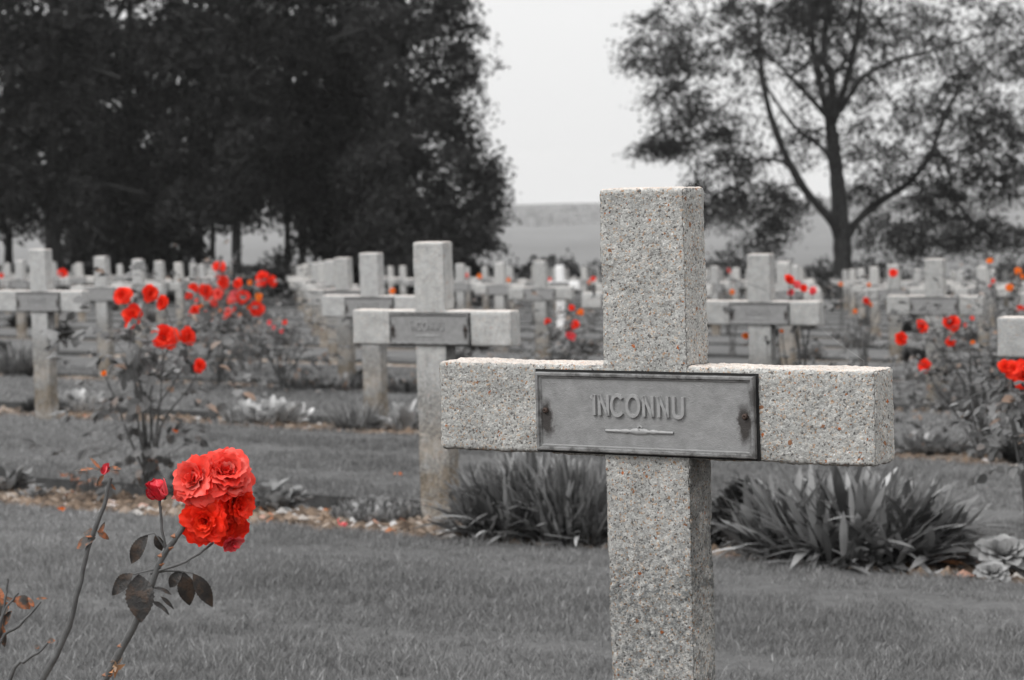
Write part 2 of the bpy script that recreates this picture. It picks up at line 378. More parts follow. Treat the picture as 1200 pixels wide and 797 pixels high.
# ------------------------------------------------------------------ lawn with cut beds
NROW = 17
def lawn():
    mb = MB(); Vv = [-6, -4, -2, 0, 1]; Z = [0] * 5
    for k in range(1, NROW + 1):
        c = ROWV(k); Vv += [c - .40, c - .385, c + .27, c + .285]; Z += [0, -.02, -.12 if k < 4 else -.035, .016 if k < 4 else .004]
        nx = ROWV(k + 1) - .40
        if k <= 4:
            for t in np.linspace(c + .285, nx, 14)[1:-1]: Vv.append(t); Z.append(.008 * math.sin(t * 7))
    Vv += [ROWV(NROW) + 2, ROWV(NROW) + 6, ROWV(NROW) + 20]; Z += [0, 0, 0]
    Vv = np.array(Vv); Z = np.array(Z, float)
    U = np.concatenate([np.arange(-75, -12, 3.), np.arange(-12, 3, .05), np.arange(3, 40, 3.)])
    UU, VV = np.meshgrid(U, Vv)
    near = ((UU > -12) & (UU < 3))
    wob = np.where(near, .028 * vnoise(np.stack([UU, VV * .3, VV * 0], -1), 2.1) + .014 * vnoise(np.stack([UU, VV * .3, VV * 0 + 9], -1), 7) + .010 * vnoise(np.stack([UU, VV, VV * 0 + 9], -1), 19), 0)
    VV2 = VV + wob
    X = TU[0] * UU + TN[0] * VV2; Y = TU[1] * UU + TN[1] * VV2
    ZZ = gz(X, Y) + Z[:, None] + np.where(near, .006 * vnoise(np.stack([X, Y, X * 0], -1), 1.7), 0)
    V = np.stack([X, Y, ZZ], -1).reshape(-1, 3); nu = len(U)
    F0, F1 = [], []
    for r in range(len(Vv) - 1):
        cut = Z[r] < -.01 or Z[r + 1] < -.03
        rowf = np.stack([r * nu + np.arange(nu - 1), r * nu + np.arange(1, nu), (r + 1) * nu + np.arange(1, nu), (r + 1) * nu + np.arange(nu - 1)], 1)
        (F1 if cut else F0).append(rowf)
    mb.add(V, np.concatenate(F0), 0)
    mb.f.setdefault((1, 4), []).append(np.concatenate(F1))
    return tag(mb.build('lawn', [M_LAWN, M_CUT]), kind='structure')
lawn()
def flower_bed(k):
    c = ROWV(k); near = k <= 5
    U = np.arange(-9.8, 1.5, .04) if near else np.arange(-60, 30, .5)
    if k >= 4 and near: U = np.arange(-13, 1.5, .06)
    Vv = np.linspace(c - .382, c + .268, 16 if near else 4)
    UU, VV = np.meshgrid(U, Vv); X = TU[0] * UU + TN[0] * VV; Y = TU[1] * UU + TN[1] * VV
    P3 = np.stack([X, Y, X * 0], -1)
    Z = gz(X, Y) - .008 + (.016 * vnoise(P3, 9) + .009 * vnoise(P3, 28) if near else 0) - .02 * np.abs((VV - c) / .3) ** 3 - .055 * np.clip((VV - c) / .27, 0, 1) ** 1.5
    n = len(U); F = [(r * n + i, r * n + i + 1, (r + 1) * n + i + 1, (r + 1) * n + i) for r in range(len(Vv) - 1) for i in range(n - 1)]
    mb = MB(); mb.add(np.stack([X, Y, Z], -1), F)
    tag(mb.build('flower_bed', M_SOIL), kind='structure')
for k in range(1, NROW + 1): flower_bed(k)
# pebbles lying on the soil
OCT = np.array([(1, 0, 0), (.5, .87, .1), (-.5, .87, -.1), (-1, 0, 0), (-.5, -.87, .1), (.5, -.87, 0), (0, 0, 1), (0, 0, -.6)])
OF = [(i, (i + 1) % 6, 6) for i in range(6)] + [((i + 1) % 6, i, 7) for i in range(6)]
def stones(k, n, u0, u1, smin, smax):
    mb = MB(); u = rng.uniform(u0, u1, n); v = ROWV(k) + rng.uniform(-.38, .25, n)
    x = TU[0] * u + TN[0] * v; y = TU[1] * u + TN[1] * v
    s = smin + (smax - smin) * rng.random(n) ** 2.5
    C = np.stack([x, y, gz(x, y) - .006 + s * .2 - .055 * np.clip((v - ROWV(k)) / .27, 0, 1) ** 1.5], 1)
    a = rng.random(n) * 6.28; ca, sa = np.cos(a), np.sin(a)
    jit = 1 + .35 * rng.normal(size=(n, 8, 1)) * .6
    Q = OCT[None] * jit * s[:, None, None] * np.stack([np.ones(n), .7 + .3 * rng.random(n), .45 + .3 * rng.random(n)], 1)[:, None]
    Q = np.stack([Q[..., 0] * ca[:, None] - Q[..., 1] * sa[:, None], Q[..., 0] * sa[:, None] + Q[..., 1] * ca[:, None], Q[..., 2]], -1) + C[:, None]
    mb.add(Q.reshape(-1, 3), (np.arange(n)[:, None, None] * 8 + np.array(OF)[None]).reshape(-1, 3))
    tag(mb.build('bed_pebbles', M_CLOD, smooth=False), 'small brown and pale flint pebbles and clods on the bed soil', 'pebbles', kind='stuff')
stones(2, 9000, -6.4, -.6, .004, .028); stones(3, 7000, -10, -1, .005, .026); stones(2, 380, -6.4, -.6, .014, .032); stones(3, 300, -10, -1, .014, .032); stones(4, 3000, -12, -2, .006, .02)

# grass
def in_bed(v):
    r = np.zeros(len(v), bool)
    for k in range(1, NROW + 1): r |= (v > ROWV(k) - .385) & (v < ROWV(k) + .27)
    return r
def grass(name, n, y0, y1, hmin, hmax, wd, label, pad=.5, frac=1.):
    y = np.sqrt(rng.uniform(y0 ** 2, y1 ** 2, n)); x = rng.uniform(-1, 1, n) * (y * .222 + pad)
    v = x * TN[0] + y * TN[1]; ok = ~in_bed(v)
    clump = vnoise(np.stack([x, y, x * 0], 1), 9) + .7 * vnoise(np.stack([x, y, x * 0], 1), 26)
    ok &= rng.random(n) < np.clip(.75 + .5 * clump, .25, 1)
    x, y, v, clump = x[ok], y[ok], v[ok], clump[ok]; n = len(x)
    B = np.stack([x, y, gz(x, y) - .003], 1)
    # wind / mowing lean that swirls slowly
    a = 3 * vnoise(np.stack([x, y, x * 0 + 4], 1), .8) + rng.normal(size=n) * 2.2
    lean = .1 + .6 * rng.random(n)
    D = nrm(np.stack([np.cos(a) * lean, np.sin(a) * lean, np.ones(n)], 1))
    h = rng.uniform(hmin, hmax, n) * (1 + .3 * clump) * np.where(rng.random(n) < .02, 1.7, 1)
    side = nrm(np.cross(D, np.stack([rng.normal(size=n), rng.normal(size=n), np.zeros(n)], 1)))
    wv = (wd * (.6 + .8 * rng.random(n)))[:, None]
    c1 = B + D * (h * .55)[:, None]; c2 = B + D * h[:, None] + np.stack([np.cos(a), np.sin(a), -np.ones(n) * .4], 1) * (h * .16)[:, None]
    V = np.stack([B - side * wv, B + side * wv, c1 + side * wv * .8, c1 - side * wv * .8, c2], 1).reshape(-1, 3)
    mb = MB(); i = np.arange(n)[:, None] * 5
    mb.add(V, i + np.array([[0, 1, 2, 3]])); mb.f.setdefault((0, 3), []).append(i + np.array([[3, 2, 4]]))
    tag(mb.build(name, M_GRASS), label, 'grass', kind='stuff')
grass('mown_grass', 300000, 3.2, 6.6, .012, .028, .00105, 'short mown grass of the lawn in front of the near flower bed')
grass('mown_grass', 190000, 6.2, 10.5, .012, .027, .0017, 'blurred mown grass between the near and the middle flower beds')
grass('mown_grass', 110000, 10.2, 17, .02, .034, .003, 'far mown grass behind the middle flower bed')

# ------------------------------------------------------------------ country beyond
def country():
    xs = np.concatenate([-np.geomspace(900, 20, 28), np.linspace(-15, 15, 7), np.geomspace(20, 900, 28)])
    ys = np.concatenate([[-60, -20, 0, 20, 40, 60], np.arange(66, 200, 8), np.arange(200, 900, 14), [950, 1100, 1400]])
    X, Y = np.meshgrid(xs, ys)
    prof = np.interp(Y, [-60, 56, 70, 150, 330, 420, 560, 700, 760, 850, 1400], [1.6, -3.25, -4.3, -7.6, -15.5, -15.8, -13.3, -12.2, -11.6, -11.8, -30])
    lx = np.where(Y < 70, -.0353 * X, -.0353 * X * np.clip((160 - Y) / 90, 0, 1))
    Z = prof + np.clip(lx, -6, 6) + np.clip((Y - 150) / 300, 0, 1) * (1.6 * vnoise(np.stack([X, Y, X * 0], -1), .006)) - .12
    n = len(xs); F = [(r * n + i, r * n + i + 1, (r + 1) * n + i + 1, (r + 1) * n + i) for r in range(len(ys) - 1) for i in range(n - 1)]
    mb = MB(); mb.add(np.stack([X, Y, Z], -1), F); tag(mb.build('ground', M_COUNTRY), kind='structure')
country()
def far_wood(name, y, x0, x1, z0, h, label, n, depth=40):
    mb = MB()
    cx = rng.uniform(x0, x1, n); cy = y + rng.uniform(0, depth, n) + 22 * vnoise(np.stack([cx, cx * 0, cx * 0], 1), .02) - 6; r = rng.uniform(.6, 1.3, n) * h * .5
    a = np.linspace(0, math.pi / 2, 4); b_ = np.arange(8) * math.pi / 4
    P = [(math.cos(i) * math.cos(j), math.cos(i) * math.sin(j), math.sin(i)) for i in a for j in b_]
    F = [(i * 8 + j, i * 8 + (j + 1) % 8, i * 8 + 8 + (j + 1) % 8, i * 8 + 8 + j) for i in range(3) for j in range(8)]
    P = np.array(P)[None] * r[:, None, None] * (1 + .3 * rng.normal(size=(n, 32, 1)) * .4) * np.array([1, 1, 1.3])
    P = P + np.stack([cx, cy, np.interp(cy, [560, 700, 760], [-15.0, -13.6, -13.1]) + z0 + h * .15 * rng.normal(size=n) + .8 * vnoise(np.stack([cx, cy * 0, cy * 0], 1), .03)], 1)[:, None]
    mb.add(P.reshape(-1, 3), (np.arange(n)[:, None, None] * 32 + np.array(F)[None]).reshape(-1, 4))
    tag(mb.build(name, M_WOOD), label, 'wood', kind='stuff')
far_wood('distant_wood', 630, -330, 330, 1.0, 3.4, 'hazy grey wood along the top of the distant ridge', 9000, 135)

# ------------------------------------------------------------------ crosses
CW, CD, CH, CUH, CL, AW = .1055, .0545, .1016, .1943, .50, .54   # post width, depth, arm height, upper, lower shaft, arm span
YAW = -.546
def cross_mesh(cell, rough, mats, name, r=.007, jag=0, below=.06):
    def seg(a, b): return list(np.linspace(a, b, max(1, int(round((b - a) / cell))) + 1)[:-1])
    xs = np.array(seg(-AW / 2, -CW / 2) + seg(-CW / 2, CW / 2) + seg(CW / 2, AW / 2) + [AW / 2])
    zs = np.array(seg(-below, CL) + seg(CL, CL + CH) + seg(CL + CH, CL + CH + CUH) + [CL + CH + CUH])
    ny = max(1, int(round(CD / cell))); ys = np.linspace(0, CD, ny + 1)
    nx, nz = len(xs) - 1, len(zs) - 1
    xc = (xs[1:] + xs[:-1]) / 2; zc = (zs[1:] + zs[:-1]) / 2
    ins = (np.abs(xc)[:, None] < CW / 2) | ((zc > CL) & (zc < CL + CH))[None]
    Q = []
    I = lambda i, j, k: (i * (ny + 1) + j) * (nz + 1) + k
    ii, kk = np.nonzero(ins)
    Q.append(np.stack([I(ii, 0, kk), I(ii + 1, 0, kk), I(ii + 1, 0, kk + 1), I(ii, 0, kk + 1)], 1))
    Q.append(np.stack([I(ii, ny, kk), I(ii, ny, kk + 1), I(ii + 1, ny, kk + 1), I(ii + 1, ny, kk)], 1))
    pad = np.zeros((nx + 2, nz + 2), bool); pad[1:-1, 1:-1] = ins
    for j in range(ny):
        a, b = np.nonzero(pad[1:, 1:-1] != pad[:-1, 1:-1]); rt = pad[a, b + 1]
        q = np.stack([I(a, j, b), I(a, j + 1, b), I(a, j + 1, b + 1), I(a, j, b + 1)], 1); q[rt] = q[rt][:, ::-1]; Q.append(q)
        a, b = np.nonzero(pad[1:-1, 1:] != pad[1:-1, :-1]); dn = pad[a + 1, b]
        q = np.stack([I(a, j, b), I(a + 1, j, b), I(a + 1, j + 1, b), I(a, j + 1, b)], 1); q[~dn] = q[~dn][:, ::-1]; Q.append(q)
    Q = np.concatenate(Q); use, inv = np.unique(Q, return_inverse=True); Q = inv.reshape(Q.shape)
    k_ = use % (nz + 1); j_ = (use // (nz + 1)) % (ny + 1); i_ = use // ((nz + 1) * (ny + 1))
    P = np.stack([xs[i_], ys[j_], zs[k_]], 1)
    c1 = np.clip(P, [-AW / 2 + r, r, CL + r], [AW / 2 - r, CD - r, CL + CH - r]); c2 = np.clip(P, [-CW / 2 + r, r, -below], [CW / 2 - r, CD - r, CL + CH + CUH - r])
    d1 = np.linalg.norm(P - c1, axis=1); d2 = np.linalg.norm(P - c2, axis=1)
    c = np.where((d1 < d2)[:, None], c1, c2); dd = P - c; dn = nrm(dd)
    P = c + dn * r
    if rough:
        dis = rough * (.9 * vnoise(P, 470) + .5 * vnoise(P + 5, 230) + .5 * vnoise(P + 9, 60)) + jag * vnoise(P + 3, 22)
        P = P + dn * dis[:, None]
    mb = MB(); mb.add(P, Q); o = mb.build(name, mats); return o
def plaque_mb(detail):
    mb = MB(); w, h = .135, .044
    prof = [(0, .0), (0, .0055), (.0012, .0068), (.0034, .0068), (.0046, .0042), (.006, .0042), (.0072, .0030)] if detail else [(0, 0), (0, .006), (.004, .006), (.006, .003)]
    V = []
    for ins, d in prof:
        a, b = w - ins, h - ins; V += [(-a, -d, -b), (a, -d, -b), (a, -d, b), (-a, -d, b)]
    n = len(prof); F = [(i * 4 + j, i * 4 + (j + 1) % 4, i * 4 + 4 + (j + 1) % 4, i * 4 + 4 + j) for i in range(n - 1) for j in range(4)]
    F.append(tuple((n - 1) * 4 + j for j in range(4)))
    mb.add(V, F); return mb
def stroke(mb, pts, r, y0=-.0030, thick=.0030, closed=False):
    P = np.array(pts, float)
    P3 = np.stack([P[:, 0], np.full(len(P), y0), P[:, 1]], 1); T = nrm(np.gradient(P3, axis=0))
    if closed: T[0] = T[-1] = nrm(P3[1] - P3[-2])
    N = np.cross(T, [0, 1, 0]); V = []
    for s, d in ((-1, 0), (-.72, 1), (.72, 1), (1, 0)):
        V.append(P3 + N * r * s + np.array([0, -thick * d, 0]))
    V = np.stack(V, 1).reshape(-1, 3); n = len(P)
    F = [(i * 4 + j, i * 4 + j + 1, i * 4 + 5 + j, i * 4 + 4 + j) for i in range(n - 1) for j in range(3)]
    F += [(0, 1, 2, 3), tuple((n - 1) * 4 + j for j in (3, 2, 1, 0))]
    mb.add(V, F)
def letters_mb(s=1.):
    mb = MB(); h = .0225; r = .0023; x = -.0612 + .004
    ar = lambda cx, cz, rx, rz, a0, a1, n=14: [(cx + rx * math.cos(R_(a)), cz + rz * math.sin(R_(a))) for a in np.linspace(a0, a1, n)]
    adv = .0192; z0 = .001
    st = lambda p, **k: stroke(mb, p, r, **k)
    z0 = -.0025
    st([(-.0600, z0), (-.0600, z0 + h)]); st([(-.0600, z0 + h), (-.0640, z0 + h - .0036)])
    def N(x): st([(x, z0), (x, z0 + h)]); st([(x, z0 + h), (x + .0105, z0)]); st([(x + .0105, z0), (x + .0105, z0 + h)])
    N(-.0532)
    st(ar(-.0308, z0 + h / 2, .0074, h / 2, 42, 318))
    st(ar(-.0113, z0 + h / 2, .0076, h / 2, 0, 360, 20), closed=True)
    N(.0022); N(.0206)
    X = .0388; st([(X, z0 + h), (X, z0 + .0065)] + ar(X + .0055, z0 + .0058, .0055, .0058, 180, 360, 9) + [(X + .011, z0 + .0065), (X + .011, z0 + h)])
    return mb
def ornament_mb():
    mb = MB(); xs = np.linspace(-.047, .037, 60); z = -.0195
    xo = xs + .005; hw = .0014 + .0022 * np.abs(np.sin(xo * 260)) * np.exp(-(xo / .024) ** 2) + .0020 * np.exp(-(xo / .003) ** 2)
    V = []
    for x, q in zip(xs, hw):
        for s, d in ((-1, 0), (-.6, .0018), (.6, .0018), (1, 0)): V.append((x, -.003 - d, z + s * q))
    n = len(xs); mb.add(V, [(i * 4 + j, i * 4 + 4 + j, i * 4 + 5 + j, i * 4 + 1 + j) for i in range(n - 1) for j in range(3)])
    c = [(.0022 * math.cos(a) - .004, z + .004 + .0022 * math.sin(a)) for a in np.linspace(.3, 5, 12)]
    stroke(mb, c, .0008, thick=.0018); return mb
def screw_mb(x):
    mb = MB(); n = 12; V = []
    for rr, d in ((.0034, .003), (.0034, .0050), (.0022, .0064), (.0009, .0064), (.0008, .0052)):
        V += [(x + rr * math.cos(a), -d, .001 + rr * math.sin(a)) for a in np.arange(n) * 2 * math.pi / n]
    F = [(i * n + j, i * n + (j + 1) % n, i * n + n + (j + 1) % n, i * n + n + j) for i in range(4) for j in range(n)] 
    mb.add(V, F); return mb

def make_plaque(parent, detail):
    p = plaque_mb(detail).build('name_plaque', M_PLQ, parent, smooth=False); p.location = (0, -.0022, CL + CH / 2 - .002)
    if detail:
        letters_mb().build('lettering', M_RELIEF, p, smooth=False); ornament_mb().build('ornament', M_RELIEF, p)
        for s in (-1, 1): screw_mb(s * .1235).build('screw', M_SCREW, p)
        gp = MB(); a, b = .1378, .0468
        gp.add([(-a, .0004, -b), (a, .0004, -b), (a, .0004, b), (-a, .0004, b), (-a, .006, -b), (a, .006, -b), (a, .006, b), (-a, .006, b)], [(0, 1, 2, 3), (1, 0, 4, 5), (2, 1, 5, 6), (3, 2, 6, 7), (0, 3, 7, 4)])
        gp.build('plaque_joint', M_GAP, p, smooth=False)
    return p
def cross_root(x, y, yaw=YAW, z=None):
    return empty('grave_cross', (x, y, gz(x, y) if z is None else z), yaw)
GRP = 'concrete crosses standing in the cemetery rows'
# the foremost cross: rough exposed aggregate
main = cross_root(.144, 2.537, z=-.313 - CL)
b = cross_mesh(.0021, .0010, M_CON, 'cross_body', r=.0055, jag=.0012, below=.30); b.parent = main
make_plaque(main, True)
tag(main, 'large sharp concrete cross nearest the viewer, rust marks on its INCONNU plate', 'cross', GRP)
# second cross
c2 = cross_root(-.2325, 6.593, z=-.476 - CL)
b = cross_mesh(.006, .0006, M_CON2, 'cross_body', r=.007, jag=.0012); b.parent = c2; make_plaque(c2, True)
tag(c2, 'grey cross with legible INCONNU plate and brown stained foot, left of the foremost cross', 'cross', GRP)
def copy_tree(o, parent=None):
    c = o.copy(); COL.objects.link(c); c.parent = parent
    for ch in o.children: copy_tree(ch, c)
    return c
# simpler body for far rows
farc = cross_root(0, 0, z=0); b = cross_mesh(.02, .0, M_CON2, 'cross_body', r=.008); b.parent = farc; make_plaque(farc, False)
ords = ['', 'first', 'second', 'third', 'fourth', 'fifth', 'sixth', 'seventh', 'eighth', 'ninth', 'tenth', 'eleventh', 'twelfth', 'thirteenth', 'fourteenth', 'fifteenth', 'sixteenth', 'seventeenth', 'eighteenth']
def place(src, x, y, label, first=False):
    c = src if first else copy_tree(src)
    c.location = (x, y, gz(x, y)); c.rotation_euler = (R_(rng.normal() * .9), R_(rng.normal() * .9), YAW + R_(rng.normal() * 1.6))
    c['label'] = label; c['category'] = 'cross'; c['group'] = GRP
    return c
def exact(arm, label):
    c = copy_tree(c2); c.location = (arm[0], arm[1], arm[2] - CL); c['label'] = label; return c
exact((-.64566, 10.58628, -.6273), 'grey cross directly behind the left end of the readable INCONNU cross')
exact((-1.035, 14.2305, -.765), 'grey cross fourth in the receding file left of centre, mostly hidden')
exact((-2.218, 10.902, -.57565), 'grey cross at the left picture edge with a dark tuft at its foot')
exact((1.02393, 9.58478, -.64538), 'grey cross just right of the foremost upright, pink and red roses above its arm')
exact((2.22649, 12.21135, -.79335), 'grey cross behind the rose bush at right, a leaf spray across its arm')
exact((1.43559, 5.62612, -.48633), 'cross cut by the right picture edge, only its left arm end showing over red roses')
far_first = True
far_w = None
for k in range(4, NROW + 1):
    u0 = -1.18 - 2.415 * 3 + .48 + (k - 4) * -.474 if False else None
    pts = []
    # lattice: row k holds c4 + (k-4)*b + i*a
    bx, by = -1.035 - .389 * (k - 4), 14.2305 + (ROWV(k) - 11.64 + .389 * .515 * (k - 4)) / .857
    for i in range(-14, 26):
        x = bx + 1.66 * i; y = by - .995 * i
        if y < 3 or abs(x) > y * .2204 + .45: continue
        pts.append((x, y, i))
    pts.sort()
    for j, (x, y, i) in enumerate(pts):
        if k == 4 and i in (0, 2): continue
        px = 600 + FPX * x / y
        if k >= 12 and rng.random() < .06: continue
        x += rng.normal() * .02; y += rng.normal() * .03
        if k <= 7:
            lab = f'grey cross in the {ords[k]} row back, {ords[j + 1]} from the left in that row'
        elif k <= 11:
            lab = f'small blurred grey cross in the {ords[k]} row back, {ords[j + 1]} from the left of that row'
        else:
            lab = 'tiny blurred grey cross among the last rows before the trees and hedge'
        if k == 8 and abs(px - 657) < 45:
            far_w = (x, y); continue
        place(farc, x, y, lab, far_first); far_first = False
wc = empty('grave_cross', (0, 0, 0)); wb = cross_mesh(.02, 0, M_WHITE, 'cross_body', r=.008); wb.parent = wc; make_plaque(wc, False)
wp = row_at(657, 8); place(wc, wp[0], wp[1], 'bright white cross with grey plate among the grey ones left of the foremost upright', True)

# ------------------------------------------------------------------ roses
def bloom_mb(rad, layers, res=(7, 6), ruffle=.12, seed=0):
    rg = np.random.default_rng(seed); mb = MB(); na, ntt = res
    a = np.linspace(-1, 1, na); t = np.linspace(0, 1, ntt)
    for (cnt, p0, p1, L, W, r0, zoff) in layers:
        off = rg.random() * 6
        for i in range(cnt):
            phi = off + i * 2 * math.pi / cnt + rg.normal() * .28
            q0, q1 = p0 + rg.normal() * 7, p1 + rg.normal() * 16; Li = L * rad * (1 + rg.normal() * .1); Wi = W * rad * (1 + rg.normal() * .12)
            psi = np.radians(q0 + (q1 - q0) * t ** 1.3)
            dr = np.sin(psi) * Li / (ntt - 1); dz = np.cos(psi) * Li / (ntt - 1)
            rr = r0 * rad + np.concatenate([[0], np.cumsum((dr[1:] + dr[:-1]) / 2)]); zz = zoff * rad + np.concatenate([[0], np.cumsum((dz[1:] + dz[:-1]) / 2)])
            wt = Wi * np.sin(np.pi * (.12 + .60 * t ** .8)) ** .8
            nr, nzv = -np.cos(psi), np.sin(psi)          # inward normal
            cup = .45; P = []
            ph = rg.random(3) * 6
            for j in range(ntt):
                ruf = ruffle * Wi * t[j] ** 2.5 * (np.sin(a * 5 + ph[0]) + .6 * np.sin(a * 9 + ph[1]) + .9 * np.sin(a * 3 + ph[2]))
                notch = -.10 * Li * t[j] ** 6 * (np.abs(a) ** 3 * 1.6 + .5 * np.sin(a * 7 + ph[1]))
                lat = a * wt[j]; inn = cup * wt[j] * a ** 2 * (1.0 - .8 * t[j] * (q1 > 60)) + ruf
                R = rr[j] + nr[j] * inn + notch * np.sin(psi[j]); Z = zz[j] + nzv[j] * inn + notch * np.cos(psi[j])
                P.append(np.stack([R * math.cos(phi) - lat * math.sin(phi), R * math.sin(phi) + lat * math.cos(phi), Z], 1))
            P = np.concatenate(P)
            F = [(j * na + i_, j * na + i_ + 1, (j + 1) * na + i_ + 1, (j + 1) * na + i_) for j in range(ntt - 1) for i_ in range(na - 1)]
            mb.add(P, F)
    return mb
FULL = [(7, 62, 112, .78, .44, .10, -.02), (7, 52, 98, .80, .42, .09, .02), (7, 40, 84, .76, .38, .08, .05), (7, 28, 72, .70, .34, .07, .08),
        (6, 16, 60, .62, .30, .06, .10), (6, 8, 48, .54, .26, .05, .12), (5, 2, 34, .48, .20, .03, .14), (4, -6, 20, .42, .15, .01, .15)]
OPEN = [(7, 66, 104, .86, .46, .10, 0), (7, 56, 92, .80, .42, .09, .03), (7, 44, 80, .70, .36, .08, .06), (6, 28, 66, .56, .30, .06, .08), (6, 10, 50, .44, .24, .05, .10), (4, -8, 20, .34, .14, .02, .12)]
LOW = [(6, 58, 104, .85, .50, .08, 0), (6, 36, 80, .72, .42, .06, .05), (5, 12, 50, .60, .32, .04, .1)]
def orient(o, axis, spin=0):
    z = Vector(axis).normalized(); qd = z.to_track_quat('Z', 'Y'); o.rotation_mode = 'QUATERNION'
    o.rotation_quaternion = qd @ Matrix.Rotation(spin, 4, 'Z').to_quaternion()

DR = 2.86
ip = lambda x, y, dy=0: at(x, y, DR + dy)
rose = empty('rose_bush', (0, 0, 0)); base1 = row_at(60, 1); base1[:2] = (-.50, 2.84); base1[2] = gz(-.5, 2.84); rose.location = base1
tag(rose, 'sharp near rose with a cluster of coral red blooms on a thorny stem', 'rose bush', 'rose bushes in the flower beds')
def child(mb, name, m, parent, smooth=True):
    o = mb.build(name, m, None, smooth); o.parent = parent; o.matrix_parent_inverse = Matrix.Translation(-Vector(parent.location)); return o
def stem(name, pts, r0, r1, parent, m=None, n=14, sides=8):
    mb = MB(); P = spline(pts, n); P[1:-1] += rng.normal(size=(n - 2, 3)) * r0 * .22; r = np.linspace(r0, r1, n) * (1 + .14 * np.sin(np.arange(n) * 2.3) * (rng.random(n) > .3)); tube(mb, P, r, sides)
    return child(mb, name, m or M_STEM, parent), P
base_l = base1 + np.array([0, 0, -.01])
_, P1 = stem('stem', [base_l, ip(100, 850), ip(130, 785), ip(165, 715), ip(190, 655), ip(212, 622), ip(232, 590, .01)], .0052, .0030, rose, n=26)
stem('stem', [ip(176, 672), ip(208, 662, -.004), ip(232, 650), ip(250, 636, .01)], .0018, .0014, rose)
stem('stem', [ip(195, 645), ip(190, 618), ip(188, 596), ip(187, 582)], .0018, .0017, rose)
stem('stem', [ip(232, 590, .01), ip(262, 565, .02)], .003, .002, rose)
bl = [  # px, py, dy, radius, axis, layers, material
 (225, 560, -.004, .040, (-.35, -1, .45), FULL, M_PETS, 0.3), (266, 550, .006, .041, (.35, -.9, .75), FULL, M_PETS, 2.1),
 (239, 611, -.012, .0325, (-.12, -1, .02), OPEN, M_PETR, 1.1), (281, 590, .010, .034, (.85, -.7, -.1), FULL, M_PETR, 4.),
 (266, 620, .012, .031, (.35, -1, -.35), OPEN, M_PETR, 2.7), (275, 639, .010, .0170, (.5, -.6, -.7), LOW, M_PETP, 0)]
for i, (x, y, dy, r, ax, lay, m, spn) in enumerate(bl):
    o = bloom_mb(r, lay, (9, 8), .10, 20 + i).build('bloom', m, rose); p = Vector(ip(x, y, dy)) - Vector(ax).normalized() * r * .45
    o.location = p - rose.location; orient(o, ax, spn)
ctr = MB(); rg = rng
# rosebud with sepals
bud = bloom_mb(.0215, [(3, 2, -14, 1.2, .62, .26, -.3), (3, 8, -6, 1.1, .66, .36, -.3), (3, 22, 10, .95, .62, .40, -.3)], (7, 7), .06, 3).build('rosebud', M_PETB, rose)
bud.location = Vector(ip(187, 577)) - rose.location; orient(bud, (-.55, -.45, .8), 0)
sep = MB(); an = np.arange(5) * 1.2566
leafbatch(sep, np.stack([np.cos(an), np.sin(an), an * 0 - .3], 1) * .0055, np.stack([np.cos(an) * .8, np.sin(an) * .8, np.ones(5) * .8], 1), np.stack([-np.cos(an), -np.sin(an), np.ones(5)], 1), .015, .0042, (0, .35, .7, 1), (1, .9, .5, .05), .1)
sp_ = [(.0045 * math.cos(a), .0045 * math.sin(a)) for a in an]
tube(sep, [(0, 0, -.012), (0, 0, -.008), (0, 0, -.003), (0, 0, .0)], [.002, .0045, .0062, .0068], 10)
so_ = sep.build('sepals', M_ROSELEAF, bud)
def big_leaf(p, d, nrm_, L, W, m, parent, curl=.3, name='leaf'):
    mb = MB(); sst = np.linspace(0, 1, 25); wst = np.interp(sst, (0, .08, .2, .35, .5, .65, .8, .92, 1), (.04, .35, .75, .97, 1, .88, .6, .28, .02)) * (1 - .09 * (np.arange(25) % 2)); leafbatch(mb, [p], [d], [nrm_], L, W, sst, wst, curl, .28, wave=.10)
    return child(mb, name, m, parent)
def leaf_px(x0, y0, x1, y1, W, m=M_ROSELEAF, parent=rose, curl=.25, nv=(.1, -1, .35), d0=0, d1=0):
    a, b_ = ip(x0, y0, d0), ip(x1, y1, d1); return big_leaf(a, b_ - a, nv, np.linalg.norm(b_ - a) * 1.08, W, m, parent, curl)
# leaf spray left, big leaf, right-hand leaflets
leaf_px(173, 627, 150, 660, .0100, curl=.2, nv=(-.3, -1, .3)); leaf_px(182, 627, 190, 646, .006)
leaf_px(156, 672, 129, 696, .0100, curl=.2, nv=(-.2, -1, .4)); leaf_px(163, 673, 165, 726, .0185, curl=.12, nv=(.15, -1, .3), d1=-.02)
leaf_px(213, 670, 196, 688, .008, nv=(0, -1, .6)); leaf_px(215, 670, 222, 710, .0115, curl=.2); leaf_px(226, 672, 251, 711, .0100, curl=.25, nv=(.2, -1, .4))
leaf_px(180, 689, 202, 693, .0042, nv=(0, -.5, 1)); leaf_px(178, 705, 200, 716, .0048, nv=(0, -.5, 1)); leaf_px(188, 699, 205, 712, .003, nv=(0, -1, 1))
stem('stem', [ip(193, 642), ip(182, 626), ip(172, 627)], .0012, .0008, rose, n=6, sides=5)
stem('stem', [ip(180, 668), ip(165, 671), ip(155, 673)], .0012, .0008, rose, n=6, sides=5)
stem('stem', [ip(185, 671), ip(205, 669), ip(227, 672)], .0011, .0008, rose, n=6, sides=5)
